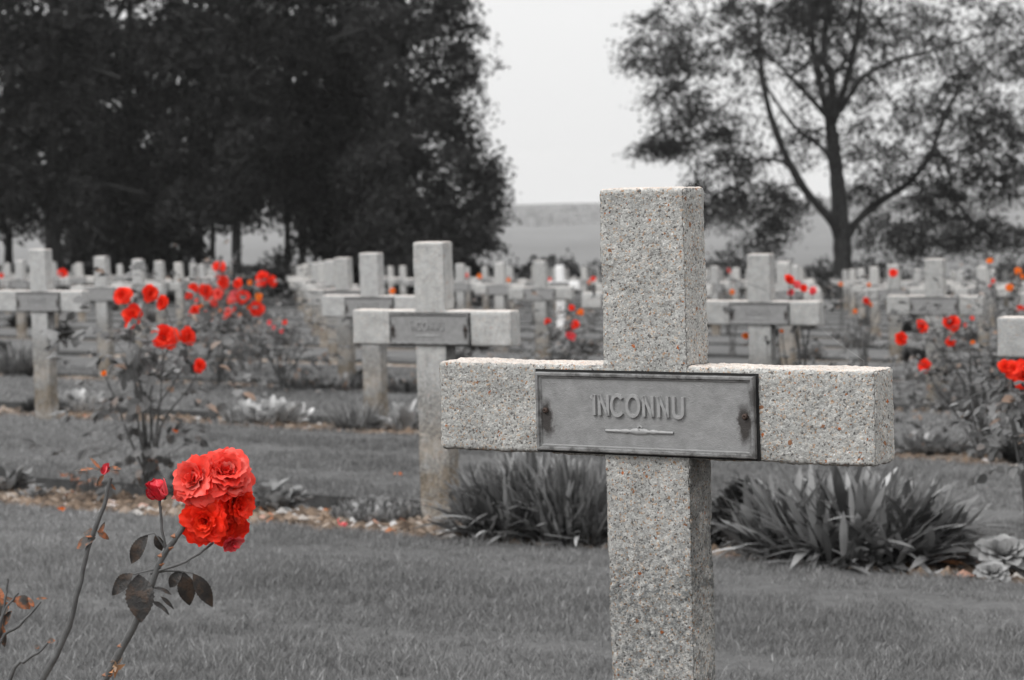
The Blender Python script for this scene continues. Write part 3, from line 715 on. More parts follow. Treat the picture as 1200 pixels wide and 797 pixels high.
for i, s in zip((3, 4, 6, 6, 7, 8, 8, 10, 12, 13, 14, 16, 17, 18, 20), (1, -1, 1, -1, 1, -1, 1, -1, 1, -1, -1, 1, -1, 1, -1)):
    p = P1[i]; mb = MB(); d = np.array([s * 1., -.3, .15]); V = [p + d * .0075, p + np.array([0, 0, .004]) + d * .002, p - np.array([0, 0, .004]) + d * .002, p + np.array([0, -.004, 0]) + d * .001]
    mb.add(V, [(0, 1, 3), (0, 3, 2), (0, 2, 1)]); child(mb, 'thorn', M_THORN, rose, False)
# withered flower heads low on the stem
mb = MB(); q = ip(133, 782); dd = nrm(rng.normal(size=(9, 3)) + np.array([.6, -.3, .1])); leafbatch(mb, q + rng.normal(size=(9, 3)) * .003, dd, rng.normal(size=(9, 3)), .017, .0035, curl=.2)
child(mb, 'withered_flower', M_DEAD, rose)

# bare stem with small rusty leaves
r2 = empty('rose_bush', ground_at(60, 900)); r2.location = (-.60, 2.80, gz(-.6, 2.8))
tag(r2, 'bare rose stem with rusty young leaves and red tip left of the near blooms', 'rose bush', 'rose bushes in the flower beds')
_, P2 = stem('stem', [np.array(r2.location), ip(40, 830), ip(72, 757), ip(92, 690), ip(104, 640), ip(122, 592), ip(130, 560)], .0045, .0024, r2, n=24)
stem('stem', [ip(101, 658), ip(103, 640), ip(104, 626)], .0016, .0012, r2, n=6)
rl = lambda *a, **k: leaf_px(*a, parent=r2, m=M_RUSTLEAF, **k)
rl(112, 630, 87, 640, .008, nv=(-.2, -.8, .6)); rl(112, 628, 98, 622, .007, nv=(0, -.7, .7)); rl(114, 622, 128, 632, .004); rl(116, 628, 122, 612, .003)
rl(120, 552, 86, 545, .0035, nv=(0, -.5, 1)); rl(122, 550, 142, 546, .0042, nv=(0, -.6, 1)); rl(120, 552, 104, 534, .002)
rl(122, 556, 112, 570, .003); rl(126, 565, 136, 574, .002)
o = bloom_mb(.009, [(3, 4, -10, 1.6, .6, .2, -.3), (3, 10, 0, 1.2, .5, .3, -.3)], (5, 5), .05, 5).build('rosebud', M_PETB, r2); o.location = Vector(ip(122, 553)) - r2.location; orient(o, (.35, -.2, .9))
# low left shoots
r3 = empty('rose_bush', (-.70, 2.84, gz(-.7, 2.84)))
tag(r3, 'low twiggy rose shoots with brown and orange leaves in the lower left corner', 'rose bush', 'rose bushes in the flower beds')
b3 = np.array(r3.location)
stem('stem', [b3, ip(-12, 820), ip(0, 735), ip(10, 708), ip(22, 695)], .003, .0012, r3); stem('stem', [b3, ip(-5, 770), ip(20, 735), ip(48, 705)], .003, .0013, r3)
stem('stem', [b3, ip(10, 800), ip(30, 775), ip(48, 762), ip(57, 752)], .003, .0013, r3); stem('stem', [ip(0, 735), ip(7, 700), ip(9, 678)], .0018, .0012, r3)
for a in ((0, 700, 22, 704, .003), (4, 712, 0, 690, .004), (18, 700, 36, 712, .009), (10, 706, -2, 722, .008), (14, 716, -2, 735, .006), (40, 712, 33, 700, .003), (42, 702, 55, 700, .002), (46, 760, 40, 756, .003), (55, 752, 64, 750, .004), (2, 730, 4, 760, .005)):
    leaf_px(*a, parent=r3, m=M_RUSTLEAF, nv=(0, -.8, .6))

# ---- generic rose bush
BL = {}
def bloom_data(kind, i):
    key = (kind, i)
    if key not in BL:
        m = {'r': M_PETR, 's': M_PETS, 'p': M_PETP, 'o': M_PETO}[kind]
        o = bloom_mb(1., OPEN, (5, 5), .12, 40 + i).build('bloom', m); BL[key] = o.data; bpy.data.objects.remove(o)
    return BL[key]
def bush(base, label, h, spread, blooms, nleaf, leafL, nst=7, seed=0, m=M_BUSHLEAF, group='rose bushes in the flower beds', r=.006, low=.25, leafdens=.06):
    global rng
    rg = np.random.default_rng(seed); base = np.asarray(base, float); root = empty('rose_bush', base); tag(root, label, 'rose bush', group)
    tips = [np.array(at(b_[0], b_[1], base[1] - .07 + (b_[4] if len(b_) > 4 else 0))) for b_ in blooms]
    ends = list(tips)
    while len(ends) < nst: ends.append(base + np.array([rg.normal() * spread, rg.normal() * spread * .7, h * (.55 + .45 * rg.random())]))
    paths = []
    for i, e in enumerate(ends):
        off = (e - base); midp = base + off * np.array([.35, .35, .5]) + rg.normal(size=3) * .03 * h
        pth = spline([base + rg.normal(size=3) * [.02, .02, 0], midp, base + off * .8 + rg.normal(size=3) * .02 * h, e], 10); paths.append(pth)
        if i < 9:
            mb = MB(); tube(mb, pth, np.linspace(r, r * .3, 10), 6); child(mb, 'stem', M_STEM, root)
    mb = MB(); tw = MB(); n = 0
    P, D, N = [], [], []
    for j in range(nleaf // 5):
        pth = paths[rg.integers(len(paths))]; t = low + (1 - low) * rg.random() ** .8; q = pth[int(t * 9)]
        e = q + rg.normal(size=3) * [leafdens * 1.8, leafdens * 1.8, leafdens] * (.6 + h)
        e[2] = max(e[2], base[2] + .05 * h)
        dir_ = nrm(e - q); 
        if j % 3 == 0: tube(tw, spline([q, (q + e) / 2 + [0, 0, .01], e], 4), r * .22, 4, cap=False)
        for l in range(5):
            P.append(e - dir_ * leafL * .5 * (l // 2) ); dv = dir_ + rg.normal(size=3) * .3 + nrm(np.cross(dir_, [0, 0, 1])) * (0 if l == 0 else (1 if l % 2 else -1)) + [0, 0, -.3]
            D.append(dv); N.append(rg.normal(size=3) * .5 + [0, -.3, 1])
    if P:
        P, D, N = map(np.array, (P, D, N)); n = len(P)
        leafbatch(mb, P, D, N, leafL * rg.uniform(.6, 1.2, n), leafL * .33 * rg.uniform(.7, 1.2, n), (0, .2, .55, .85, 1), (.1, .8, 1, .5, .03), .25, .2)
        for (mi, kk), LF in tw.f.items():
            for ff in LF: mb.f.setdefault((1, kk), []).append(ff + mb.n)
        mb.v += tw.v; mb.n += tw.n
        child(mb, 'foliage', [m, M_STEM], root)
    for i, b_ in enumerate(blooms):
        o = bpy.data.objects.new('bloom', bloom_data(b_[3], i % 5)); COL.objects.link(o); o.parent = root
        rad = b_[2] * .5 * tips[i][1] / FPX * 1.15
        o.scale = (rad, rad, rad * .9); o.location = Vector(tips[i]) - Vector(base)
        orient(o, (rg.normal() * .45, -1, .15 + .5 * rg.random()), rg.random() * 6)
    return root
# big left rose, row 2 (base near image column 175, y 585)
bush(row_at(168, 2, .12), 'tall leggy rose in the near bed at left, red blooms above the grey crosses', .9, .14,
     [(144, 347, 22, 'r'), (176, 344, 20, 'r'), (191, 355, 18, 'r'), (156, 369, 24, 'r'), (153, 380, 12, 'r'), (192, 396, 32, 'r'), (219, 395, 21, 'r'), (235, 429, 17, 'r'), (122, 438, 7, 'o'), (206, 504, 6, 'o')],
     480, .044, 13, 1, leafdens=.05, r=.005, low=.05)
bush(row_at(96, 2, .0), 'small spindly rose shoot with tiny rusty leaves in the near bed, left edge side', .13, .05, [], 60, .02, 4, 2, M_RUSTLEAF, r=.002)
bush(row_at(255, 4, -.6), 'broad rose bush covered in many small red blooms behind the tall leggy rose', .7, .2,
     [(227, 338, 12, 'r'), (241, 342, 18, 'r'), (256, 345, 15, 's'), (272, 352, 12, 's'), (285, 348, 16, 'r'), (275, 346, 12, 'p'), (229, 365, 14, 'r'), (301, 362, 18, 'r'), (262, 331, 14, 'r'), (262, 327, 9, 'r'), (279, 333, 12, 'r'), (222, 347, 9, 'r'), (268, 366, 11, 's'), (304, 349, 10, 'o'), (250, 355, 9, 's'), (293, 331, 6, 'o')] + [(230 + 5.6 * i, 352 + (i * 7.3) % 24, 5, 'o' if i % 2 else 's') for i in range(13)],
     1700, .034, 18, 3, leafdens=.10, low=.1)
bush(row_at(330, 4, -.9), 'low spreading bush with faded dark red leaves right of the broad red rose', .42, .26, [(316, 378, 6, 'p'), (322, 384, 6, 'p'), (334, 378, 6, 'r'), (330, 388, 6, 'p')], 800, .034, 10, 4, leafdens=.09, low=.0)
bush(row_at(300, 4, 1.3), 'distant red rose showing over the broad bush near the tall trunks', .95, .2,
     [(308, 327, 18, 'r'), (318, 330, 13, 'r'), (257, 313, 15, 'r'), (255, 325, 6, 'r')], 300, .04, 8, 5, leafdens=.1)
bush(row_at(1152, 3, -.1), 'vase shaped rose bush with red blooms in front of the cross behind it at right', .62, .22,
     [(1056, 397, 16, 'r'), (1080, 383, 17, 'r'), (1115, 379, 20, 'r'), (1114, 401, 12, 'r'), (1084, 429, 15, 'r'), (1139, 373, 6, 's'), (1131, 381, 5, 's'), (1140, 402, 6, 'o')],
     1150, .028, 18, 6, leafdens=.075, low=.38, r=.006)
bush(row_at(1212, 2, -.22), 'rose with a bunch of bright red blooms under the arm end at the right edge', .4, .1,
     [(1178, 430, 17, 'r'), (1187, 433, 22, 'r'), (1197, 443, 26, 'r'), (1199, 430, 18, 'r'), (1212, 437, 26, 'r')], 300, .03, 6, 7, leafdens=.04, low=.5)
bush(row_at(648, 4, -1.1), 'low leafy rose with two red blooms and a pale pink one beside the foremost post', .38, .22,
     [(642, 377, 8, 'r'), (670, 361, 7, 'r'), (674, 381, 11, 'r'), (668, 394, 13, 'p'), (680, 366, 8, 'o')], 1500, .03, 12, 8, leafdens=.13, low=.0)
bush(row_at(940, 3, .25), 'pink and red rose blooming above the right arm of the cross beside the foremost one', .55, .12,
     [(925, 328, 13, 'r'), (934, 334, 10, 'p'), (942, 338, 9, 'r'), (927, 343, 8, 'p'), (953, 341, 9, 'p'), (916, 388, 5, 'o'), (874, 394, 8, 'o')], 160, .03, 8, 9, leafdens=.05, low=.3)
bush(row_at(940, 3, -.05), 'dense dark low bush at the foot of the pink and red rose', .27, .17, [], 1800, .026, 8, 10, M_DARKLEAF, leafdens=.13, low=0)
bush(row_at(1010, 5, 0), 'small rose with orange and red buds between the middle crosses at right', .5, .12, [(1015, 353, 9, 'r'), (1020, 357, 6, 'o'), (1047, 320, 10, 'r'), (1018, 334, 5, 'o'), (1002, 365, 5, 'o')], 260, .03, 8, 11, leafdens=.07)
bush(row_at(1175, 4, .1), 'tall bushy rose with orange blooms at the right edge behind the vase shaped bush', .75, .2, [(1160, 306, 7, 'o'), (1193, 318, 9, 'o'), (1183, 337, 9, 'o'), (1195, 362, 9, 'r'), (1164, 329, 5, 'r'), (1161, 336, 6, 'r'), (1198, 324, 6, 'o')], 900, .032, 12, 12, leafdens=.11, low=.05)
bush(row_at(70, 6, 0), 'single red bloom on a far rose above the arm of the left edge cross', .6, .1, [(73, 320, 11, 'r')], 200, .04, 5, 13)
bush(row_at(-4, 6, 0), 'far rose with one red bloom at the very left edge', .6, .1, [(1, 323, 6, 'r')], 200, .04, 5, 14)
for i, (px, py, s, c_) in enumerate([(545, 323, 7, 'r'), (562, 324, 6, 'o'), (643, 328, 6, 'r'), (695, 327, 6, 'r'), (838, 316, 8, 'r'), (460, 341, 7, 'o'), (690, 331, 4, 'o'), (1104, 331, 6, 'r'), (985, 333, 5, 'o'), (596, 328, 5, 'o'), (854, 317, 6, 's'), (858, 342, 6, 'o')]):
    wh = ['left of the double cross group', 'beside the red one near the dark crown', 'before the white cross', 'touching the foremost upright on its left', 'low on the hill side right of the foremost upright', 'behind the readable cross arm',
          'small and close to the foremost upright', 'right of the hidden cross tops', 'under the big right tree', 'in the gap left of the white cross', 'pale bloom beside a red one under the beech', 'over the arm right of the foremost post'][i]
    cn = {'r': 'red', 'o': 'orange', 's': 'salmon'}[c_]
    bush(row_at(px, 8 if i not in (5, 11) else 6, .1), f'far {cn} rose {wh}', .7, .12, [(px, py, s, c_)], 130, .045, 5, 60 + i, leafdens=.12)

# ------------------------------------------------------------------ perennials
def clump(base, label, cat, name, n, L, W, m, spread=.05, lean=(.1, .9), seed=0, shape='lance', curl=(.1, .5), group=None, ex=1., extra=None, rise=0.):
    rg = np.random.default_rng(seed); base = np.asarray(base, float)
    a = rg.random(n) * 2 * math.pi; rr = spread * np.sqrt(rg.random(n)); ln = lean[0] + (lean[1] - lean[0]) * rg.random(n)
    ln = ln * (.5 + .5 * rr / spread)
    P = base + np.stack([np.cos(a) * rr * ex, np.sin(a) * rr, rise * rg.random(n) * (1 - .8 * (rr / spread) ** 2)], 1) - [0, 0, .005]
    aa = a + rg.normal(size=n) * .85
    D = np.stack([np.cos(aa) * np.sin(ln * 1.5), np.sin(aa) * np.sin(ln * 1.5), np.cos(ln * 1.5)], 1)
    N = np.stack([-np.cos(aa), -np.sin(aa), np.full(n, .6)], 1) + rg.normal(size=(n, 3)) * .25
    Ls = L * rg.uniform(.55, 1.15, n); Ws = W * rg.uniform(.6, 1.25, n)
    if shape == 'lance': ss, ws = (0, .15, .35, .55, .75, .9, 1), (.35, .5, .8, 1, .8, .4, .03)
    elif shape == 'spoon': ss, ws = (0, .2, .4, .6, .8, .93, 1), (.2, .25, .6, 1, 1, .6, .05)
    else: ss, ws = (0, .3, .6, .85, 1), (1, .95, .8, .45, .03)
    mb = MB(); leafbatch(mb, P, D, N, Ls, Ws, ss, ws, rg.uniform(*curl, n), .25)
    if extra:
        e = extra; k = e[0]; a = rg.random(k) * 6.28
        leafbatch(mb, base + np.stack([np.cos(a) * spread * ex, np.sin(a) * spread, np.full(k, .01)], 1), np.stack([np.cos(a), np.sin(a), np.full(k, .25)], 1), np.array([0, 0, 1.]), L * .5, W * .8, ss, ws, .2, .2, mi=1)
    o = mb.build(name, [m, M_DEAD], None, True, loc=base)
    return tag(o, label, cat, group)
pg = 'leafy perennials in the flower beds'
# lavender-like mound, between the readable cross and the foremost one
clump(row_at(618, 2, -.20), 'dense mound of narrow upright leaves under the left arm of the foremost cross', 'plant', 'lance_leaf_plant', 1300, .16, .0068, M_LAV, .155, (.0, .85), 1, 'lance', (-.15, .7), pg, 1.25, (10,), rise=.13)
clump(row_at(668, 2, -.28), 'smaller tuft of narrow leaves touching the left side of the foremost shaft', 'plant', 'lance_leaf_plant', 700, .15, .0056, M_LAV, .10, (.0, .9), 2, 'lance', (-.15, .45), pg, rise=.12)
clump(row_at(690, 2, -.18), 'single pale crinkled leaf plant peeping out left of the foremost shaft', 'plant', 'broad_leaf_plant', 9, .13, .028, M_MIDLEAF, .03, (.3, .8), 22, 'spoon', (.2, .6), pg)
clump(row_at(1000, 2, -.20), 'large clump of broad lance leaves under the right arm of the foremost cross', 'plant', 'lance_leaf_plant', 640, .185, .0112, M_LAV, .17, (.05, 1.05), 3, 'lance', (-.2, .8), pg, 1.3, (14,), rise=.12)
clump(row_at(1055, 2, -.18), 'splayed lance leaves reaching right from the large clump', 'plant', 'lance_leaf_plant', 200, .19, .0115, M_LAV, .10, (.4, 1.1), 4, 'lance', (-.1, .6), pg, 1.3, rise=.08)
clump(row_at(915, 2, -.22), 'lance leaf tuft between the dark hollow bush and the large clump', 'plant', 'lance_leaf_plant', 300, .15, .0095, M_LAV, .11, (.1, .95), 5, 'lance', (-.1, .4), pg, rise=.12)
clump(row_at(872, 2, -.05), 'dark shadowy bush right of the foremost shaft', 'plant', 'dark_bush', 3200, .036, .008, M_DARKLEAF, .12, (.0, 1.2), 6, 'spoon', (.1, .5), pg, .9, rise=.17)
clump(row_at(858, 2, -.10), 'pale toothed leaves standing just right of the foremost shaft', 'plant', 'broad_leaf_plant', 22, .11, .011, M_LAV, .03, (.1, 1.0), 7, 'spoon', (.1, .6), pg)
def rosette(base, label, R0, seed):
    rg = np.random.default_rng(seed); mb = MB(); n = 34; i = np.arange(n); t = (i + .5) / n; a = i * 2.39996
    el = np.radians(78 - 74 * t ** .75); ax = nrm(np.array([-.05, -.45, 1.])); e1 = nrm(np.cross(ax, [1, 0, 0.])); e2 = np.cross(ax, e1)
    ra = np.cos(a)[:, None] * e1 + np.sin(a)[:, None] * e2
    D = ra * np.cos(el)[:, None] + ax * np.sin(el)[:, None]; N = ax * np.cos(el)[:, None] - ra * np.sin(el)[:, None]
    L = R0 * (.45 + .55 * t) * rg.uniform(.9, 1.1, n)
    leafbatch(mb, np.asarray(base) + ra * R0 * .08, D, N, L, L * .31, (0, .2, .4, .6, .8, .93, 1), (.35, .5, .75, 1, .95, .55, .05), .12, .35)
    tag(mb.build('rosette_plant', M_ROSET, loc=base), label, 'plant', 'leafy perennials in the flower beds')
rosette(row_at(1172, 2, -.24) + [0, 0, .045], 'pale rosette of thick rounded leaves at the right end of the near bed', .075, 1)
rosette(row_at(1198, 2, -.20) + [0, 0, .02], 'second pale rosette cut by the right picture edge', .06, 2)
rosette(row_at(1160, 2, -.34) + [0, 0, .012], 'smallest pale rosette low in front of the bigger one at right', .045, 3)
clump(row_at(432, 2, -.06), 'low grey succulent mat just left of the readable cross foot', 'plant', 'succulent_mat', 1100, .034, .0085, M_MIDLEAF, .115, (.0, 1.0), 10, 'spoon', (-.5, 0), pg, 1.0, rise=.045)
clump(row_at(312, 2, .02), 'grey soft leaved plant on the soil right of the near red blooms', 'plant', 'soft_leaf_plant', 160, .06, .018, M_MIDLEAF, .08, (.2, 1.1), 11, 'spoon', (0, .5), pg, rise=.05)
clump(row_at(-2, 2, -.02), 'grey leafy plant cut by the left picture edge in the near bed', 'plant', 'soft_leaf_plant', 110, .085, .014, M_LAV, .07, (.1, 1.0), 12, 'spoon', (0, .4), pg)
clump(row_at(30, 2, -.15), 'little grey tuft beside the plant at the left picture edge', 'plant', 'soft_leaf_plant', 40, .05, .008, M_MIDLEAF, .03, (.1, .9), 13, 'spoon', (0, .4), pg)
# row 3
clump(row_at(305, 3, -.1), 'bright whitish broad leaved clump in the middle bed left of centre', 'plant', 'hosta', 230, .095, .017, M_PALE, .13, (.0, .85), 14, 'spoon', (-.2, .3), pg, 1.35, rise=.05)
clump(row_at(98, 3, .05), 'bright whitish leaved clump at the foot of the left crosses', 'plant', 'hosta', 170, .09, .016, M_PALE, .11, (.0, .85), 15, 'spoon', (-.2, .3), pg, 1.3, rise=.045)
clump(row_at(474, 3, -.1), 'bright pale leaved clump peeping out left of the readable cross shaft', 'plant', 'hosta', 70, .12, .018, M_PALE, .06, (.1, .9), 16, 'spoon', (-.2, .3), pg, rise=.05)
clump(row_at(46, 3, -.12), 'dark round tuft at the foot of the left edge cross', 'plant', 'dark_tuft', 420, .09, .004, M_DARKLEAF, .07, (.0, 1.0), 17, 'lance', (0, .3), pg, 1.1)
clump(row_at(415, 3, -.15), 'fine grassy tuft at the foot of the second cross in the receding file', 'plant', 'grass_tuft', 420, .15, .003, M_LAV, .09, (.05, 1.0), 18, 'grass', (.1, .4), pg)
clump(row_at(20, 4, -.2), 'upright dark grassy tuft left behind the left edge cross', 'plant', 'grass_tuft', 350, .26, .004, M_LAV, .09, (.05, .6), 19, 'grass', (.1, .3), pg)
clump(row_at(1197, 3, -.2), 'dark rounded little shrub at the right edge of the middle bed', 'plant', 'dark_tuft', 300, .09, .009, M_DARKLEAF, .05, (.0, 1.0), 20, 'spoon', (0, .3), pg)
clump(row_at(1080, 3, .05), 'grey low plant in the middle bed behind the foremost arm end', 'plant', 'soft_leaf_plant', 220, .085, .016, M_MIDLEAF, .12, (.1, 1.0), 21, 'spoon', (0, .4), pg, 1.3)
clump(row_at(850, 3, .0), 'arching grey leaves behind the right shoulder of the foremost cross', 'plant', 'grass_tuft', 300, .20, .006, M_LAV, .08, (.1, .9), 23, 'lance', (.1, .5), pg)
clump(row_at(871, 3, -.25), 'two pale flat leaf heads peeking over the right arm of the foremost cross', 'plant', 'soft_leaf_plant', 26, .075, .018, M_PALE, .03, (.6, 1.1), 24, 'spoon', (.2, .6), pg)
clump(row_at(505, 4, -.3), 'grey bushy plant behind the readable cross', 'plant', 'soft_leaf_plant', 500, .11, .016, M_BUSHLEAF, .2, (.0, 1.0), 25, 'spoon', (0, .4), pg, 1.4)
clump(row_at(375, 4, -.4), 'grey leafy ground plants along the file of crosses left of centre', 'plant', 'soft_leaf_plant', 500, .10, .014, M_BUSHLEAF, .2, (.0, 1.1), 26, 'spoon', (0, .4), pg, 1.5)
# plants of the rows behind, mixed
k_i = 30; nm = ['fifth', 'sixth', 'seventh', 'eighth', 'ninth', 'tenth']
for k in range(4, 11):
    xs = np.arange(15 + (k * 37) % 60, 1200, 150 - 4 * k)
    for j, px in enumerate(xs):
        if (k == 4 and (220 < px < 400 or 900 < px < 960)) or (k > 4 and 310 < px < 440): continue
        px = px + rng.normal() * 12; mm = [M_LAV, M_DARKLEAF, M_MIDLEAF, M_BUSHLEAF][int(rng.integers(4))]
        tone = {M_LAV.name: 'grey', M_DARKLEAF.name: 'dark', M_MIDLEAF.name: 'pale grey', M_BUSHLEAF.name: 'mottled grey'}[mm.name]
        sz = rng.uniform(.08, .20)
        ordn = ords[min(j + 1, 18)]
        clump(row_at(px, k, rng.uniform(-.2, .2)), f'{tone} blurred leafy clump in the {ords[k]} bed back, {ordn} from the left along it', 'plant', 'leafy_clump', 200, sz, .016, mm, sz * .6, (.0, .9), k_i, 'spoon', (0, .4), 'leafy clumps in the far beds'); k_i += 1

for px, py, sz, m_, lab in ((400, 622, .020, M_PETP, 'pink fallen petals on the soil of the near bed below the grey mat'), (465, 561, .010, M_PETO, 'tiny orange fallen petal on the lawn behind the near bed'), (76, 600, .016, M_PETO, 'orange scrap of petal on the pebbles of the near bed at left')):
    pp = ground_at(px, py) + [0, 0, .012]; mb = MB(); kk = 4; leafbatch(mb, pp + rng.normal(size=(kk, 3)) * [.008, .008, .003], rng.normal(size=(kk, 3)) + [0, 0, .5], rng.normal(size=(kk, 3)) + [0, -.5, 1], sz, sz * .45, (0, .3, .7, 1), (.3, .9, 1, .4), .3)
    tag(mb.build('fallen_petal', m_, loc=pp), lab, 'petal')

# cobweb threads on the foremost cross
for (a, b_, lab) in (((952, 376, .25), (1013, 423, -.02), 'fine cobweb thread rising from the right arm of the foremost cross'), ((737, 408, .05), (777, 380, .2), 'fine cobweb thread left of the foremost upright')):
    A = at(a[0], a[1], 2.45 + a[2]); B = at(b_[0], b_[1], 2.45 + b_[2]); mb = MB(); tube(mb, spline([A, (A + B) / 2 - [0, 0, .002], B], 8), 0.00005, 4, cap=False)
    tag(mb.build('cobweb_thread', M_WEB), lab, 'cobweb')

# ------------------------------------------------------------------ hedge at the field end
def hedge(x0, x1, yy, h, label, n):
    mb = MB(); x = rng.uniform(x0, x1, n); y = yy + rng.uniform(-.6, .6, n)
    hh = h * (.75 + .35 * vnoise(np.stack([x, y, x * 0], 1), .8) + .25 * vnoise(np.stack([x, y, x * 0], 1), 3)); z = gz(x, y) + hh * rng.random(n) ** .7
    cards(mb, np.stack([x, y, z], 1), .16, .05)
    o = mb.build('hedge', M_DARKLEAF); tag(o, label, 'hedge')
hedge(-17, 17, 64, 1.1, 'low dark hedge closing the cemetery beyond the last crosses', 26000)

# ------------------------------------------------------------------ trees
def branch_to(tr, skel, srad, tip, r0, sides=5, sag=.0):
    d = np.linalg.norm(skel - tip, axis=1) + np.where(skel[:, 2] > tip[2] + .8, .9, 0); i = int(np.argmin(d)); s = skel[i]
    m = (s + tip) / 2 + np.array([0, 0, .12 * d[i]]) + rng.normal(size=3) * .06 * d[i]
    P = spline([s, m, tip + [0, 0, -sag]], 6); r1 = min(srad[i] * .6, r0)
    tube(tr, P, np.linspace(r1, .010, 6), sides, cap=False); return P
def tree(base, label, limbs, blobs, leaf=(.075, .024), per=120, m=M_TREE, bark=M_BARK, drop=.5, csize=.34, name='broadleaf_tree', group=None, mult=1.):
    """limbs: list of (points, r0, r1); blobs: (centre, radii, clusters)"""
    base = np.asarray(base, float); root = empty(name, base); tag(root, label, 'tree', group)
    for i, (pts, r0, r1) in enumerate(limbs):
        mb = MB(); P = spline(pts, 22); rad = np.linspace(r0, r1, 22)
        if i == 0: rad = rad * (1 + .5 * np.exp(-np.arange(22) / 1.6))
        rad = rad * (1 + .08 * rng.normal(size=22)); tube(mb, P, rad, 9); child(mb, 'trunk' if i == 0 else 'limb', bark if i == 0 or not group else M_BARK, root)
    sk = np.concatenate([spline(p, 22)[(6 if i == 0 else 4):] for i, (p, _, _) in enumerate(limbs)])
    sr_ = np.concatenate([np.linspace(r0, r1, 22)[(6 if i == 0 else 4):] for i, (_, r0, r1) in enumerate(limbs)])
    tw = MB(); lv = MB(); sk0 = sk
    for (c, rad, nc) in blobs:
        nc = int(nc * mult)
        d = nrm(rng.normal(size=(nc, 3))) * (rng.random((nc, 1)) ** .42); C = np.asarray(c) + d * np.asarray(rad)
        for q in C:
            Pb = branch_to(tw, sk, sr_, q, .035)
            sk = np.vstack([sk, Pb[2:6]]); sr_ = np.concatenate([sr_, [.034, .028, .023, .018]])
            k = int(per * rng.uniform(.5, 1.4)); dirv = nrm(Pb[-1] - Pb[-3])
            off = nrm(rng.normal(size=(k, 3))) * rng.random((k, 1)) ** .6 * np.array([csize, csize, csize * .36]) * 1.75; s = np.linalg.norm(off[:, :2], axis=1)
            off[:, 2] -= drop * s * s / csize * .6
            cards(lv, q + off + dirv * rng.uniform(-1, 1, (k, 1)) * .2, leaf[0], leaf[1], up=(0, 0, -.4))
    for (mi, kk), LF in tw.f.items():
        for ff in LF: lv.f.setdefault((1, kk), []).append(ff + lv.n)
    lv.v += tw.v; lv.n += tw.n
    child(lv, 'crown', [m, bark], root); return root

BD = 48.
bp = lambda x, y, dy=0: at(x, y, BD + dy)
gb = np.array(at(990, 350, BD)); gb[2] = gz(gb[0], gb[1]) - .05
L = [([gb, bp(988, 301), bp(984, 240), bp(979, 188), bp(973, 143)], .245, .15),
 ([bp(973, 148), bp(967, 124, -.2), bp(956, 75, -.5), bp(950, 19, -.8), bp(946, -50, -1)], .11, .045),
 ([bp(973, 148), bp(975, 94, .3), bp(965, 64, .5), bp(972, 0, .8), bp(980, -70, 1)], .12, .05),
 ([bp(975, 145), bp(982, 128, -.2), bp(997, 75, -.3), bp(1007, 19, -.4), bp(1012, -50, -.4)], .11, .05),
 ([bp(984, 280), bp(975, 259, -.2), bp(943, 222, -.6), bp(920, 180, -1), bp(901, 128, -1.3), bp(892, 75, -1.4), bp(888, 10, -1.4)], .13, .05),
 ([bp(980, 200), bp(962, 172, .4), bp(931, 148, .9), bp(905, 112, 1.3), bp(880, 70, 1.6)], .06, .03),
 ([bp(972, 140), bp(950, 115, -.5), bp(928, 92, -.9), bp(905, 68, -1.2), bp(870, 40, -1.5)], .07, .03),
 ([bp(931, 200, -.8), bp(906, 186, -1), bp(870, 194, -1.3), bp(830, 196, -1.4)], .05, .025),
 ([bp(938, 218, -.7), bp(920, 218, -.5), bp(894, 227, -.3), bp(864, 227, 0)], .04, .02),
 ([bp(990, 282), bp(1002, 262, .2), bp(1028, 238, .5), bp(1063, 216, .9), bp(1089, 184, 1.2), bp(1102, 150, 1.3), bp(1125, 100, 1.4)], .12, .05),
 ([bp(1092, 180, 1.2), bp(1110, 190, 1), bp(1120, 235, .8), bp(1150, 268, .6), bp(1185, 290, .4)], .06, .03),
 ([bp(985, 130, -.2), bp(1010, 92, -.8), bp(1045, 72, -1.2), bp(1090, 60, -1.6), bp(1150, 40, -1.8)], .07, .03)]
L = [(p_, a_ * .85, b2 * .85) for p_, a_, b2 in L]
for i_ in range(16):                          # thin ascending branches that fan out of the fork
    sx, sy = [(956, 75), (965, 90), (982, 120), (997, 75), (1003, 50), (975, 94), (950, 40), (925, 92)][i_ % 8]; a_ = rng.uniform(-1.1, 1.1); ln_ = rng.uniform(60, 130)
    L.append(([bp(sx, sy, 0), bp(sx + math.sin(a_) * ln_ * .4, sy - math.cos(a_) * ln_ * .5, rng.normal() * .4), bp(sx + math.sin(a_) * ln_, sy - math.cos(a_) * ln_, rng.normal() * .9)], .035, .012))
def bb(x, y, dy, rx, ry, rd, n): return (bp(x, y, dy), (rx / 56.7, rd, ry / 56.7), n)
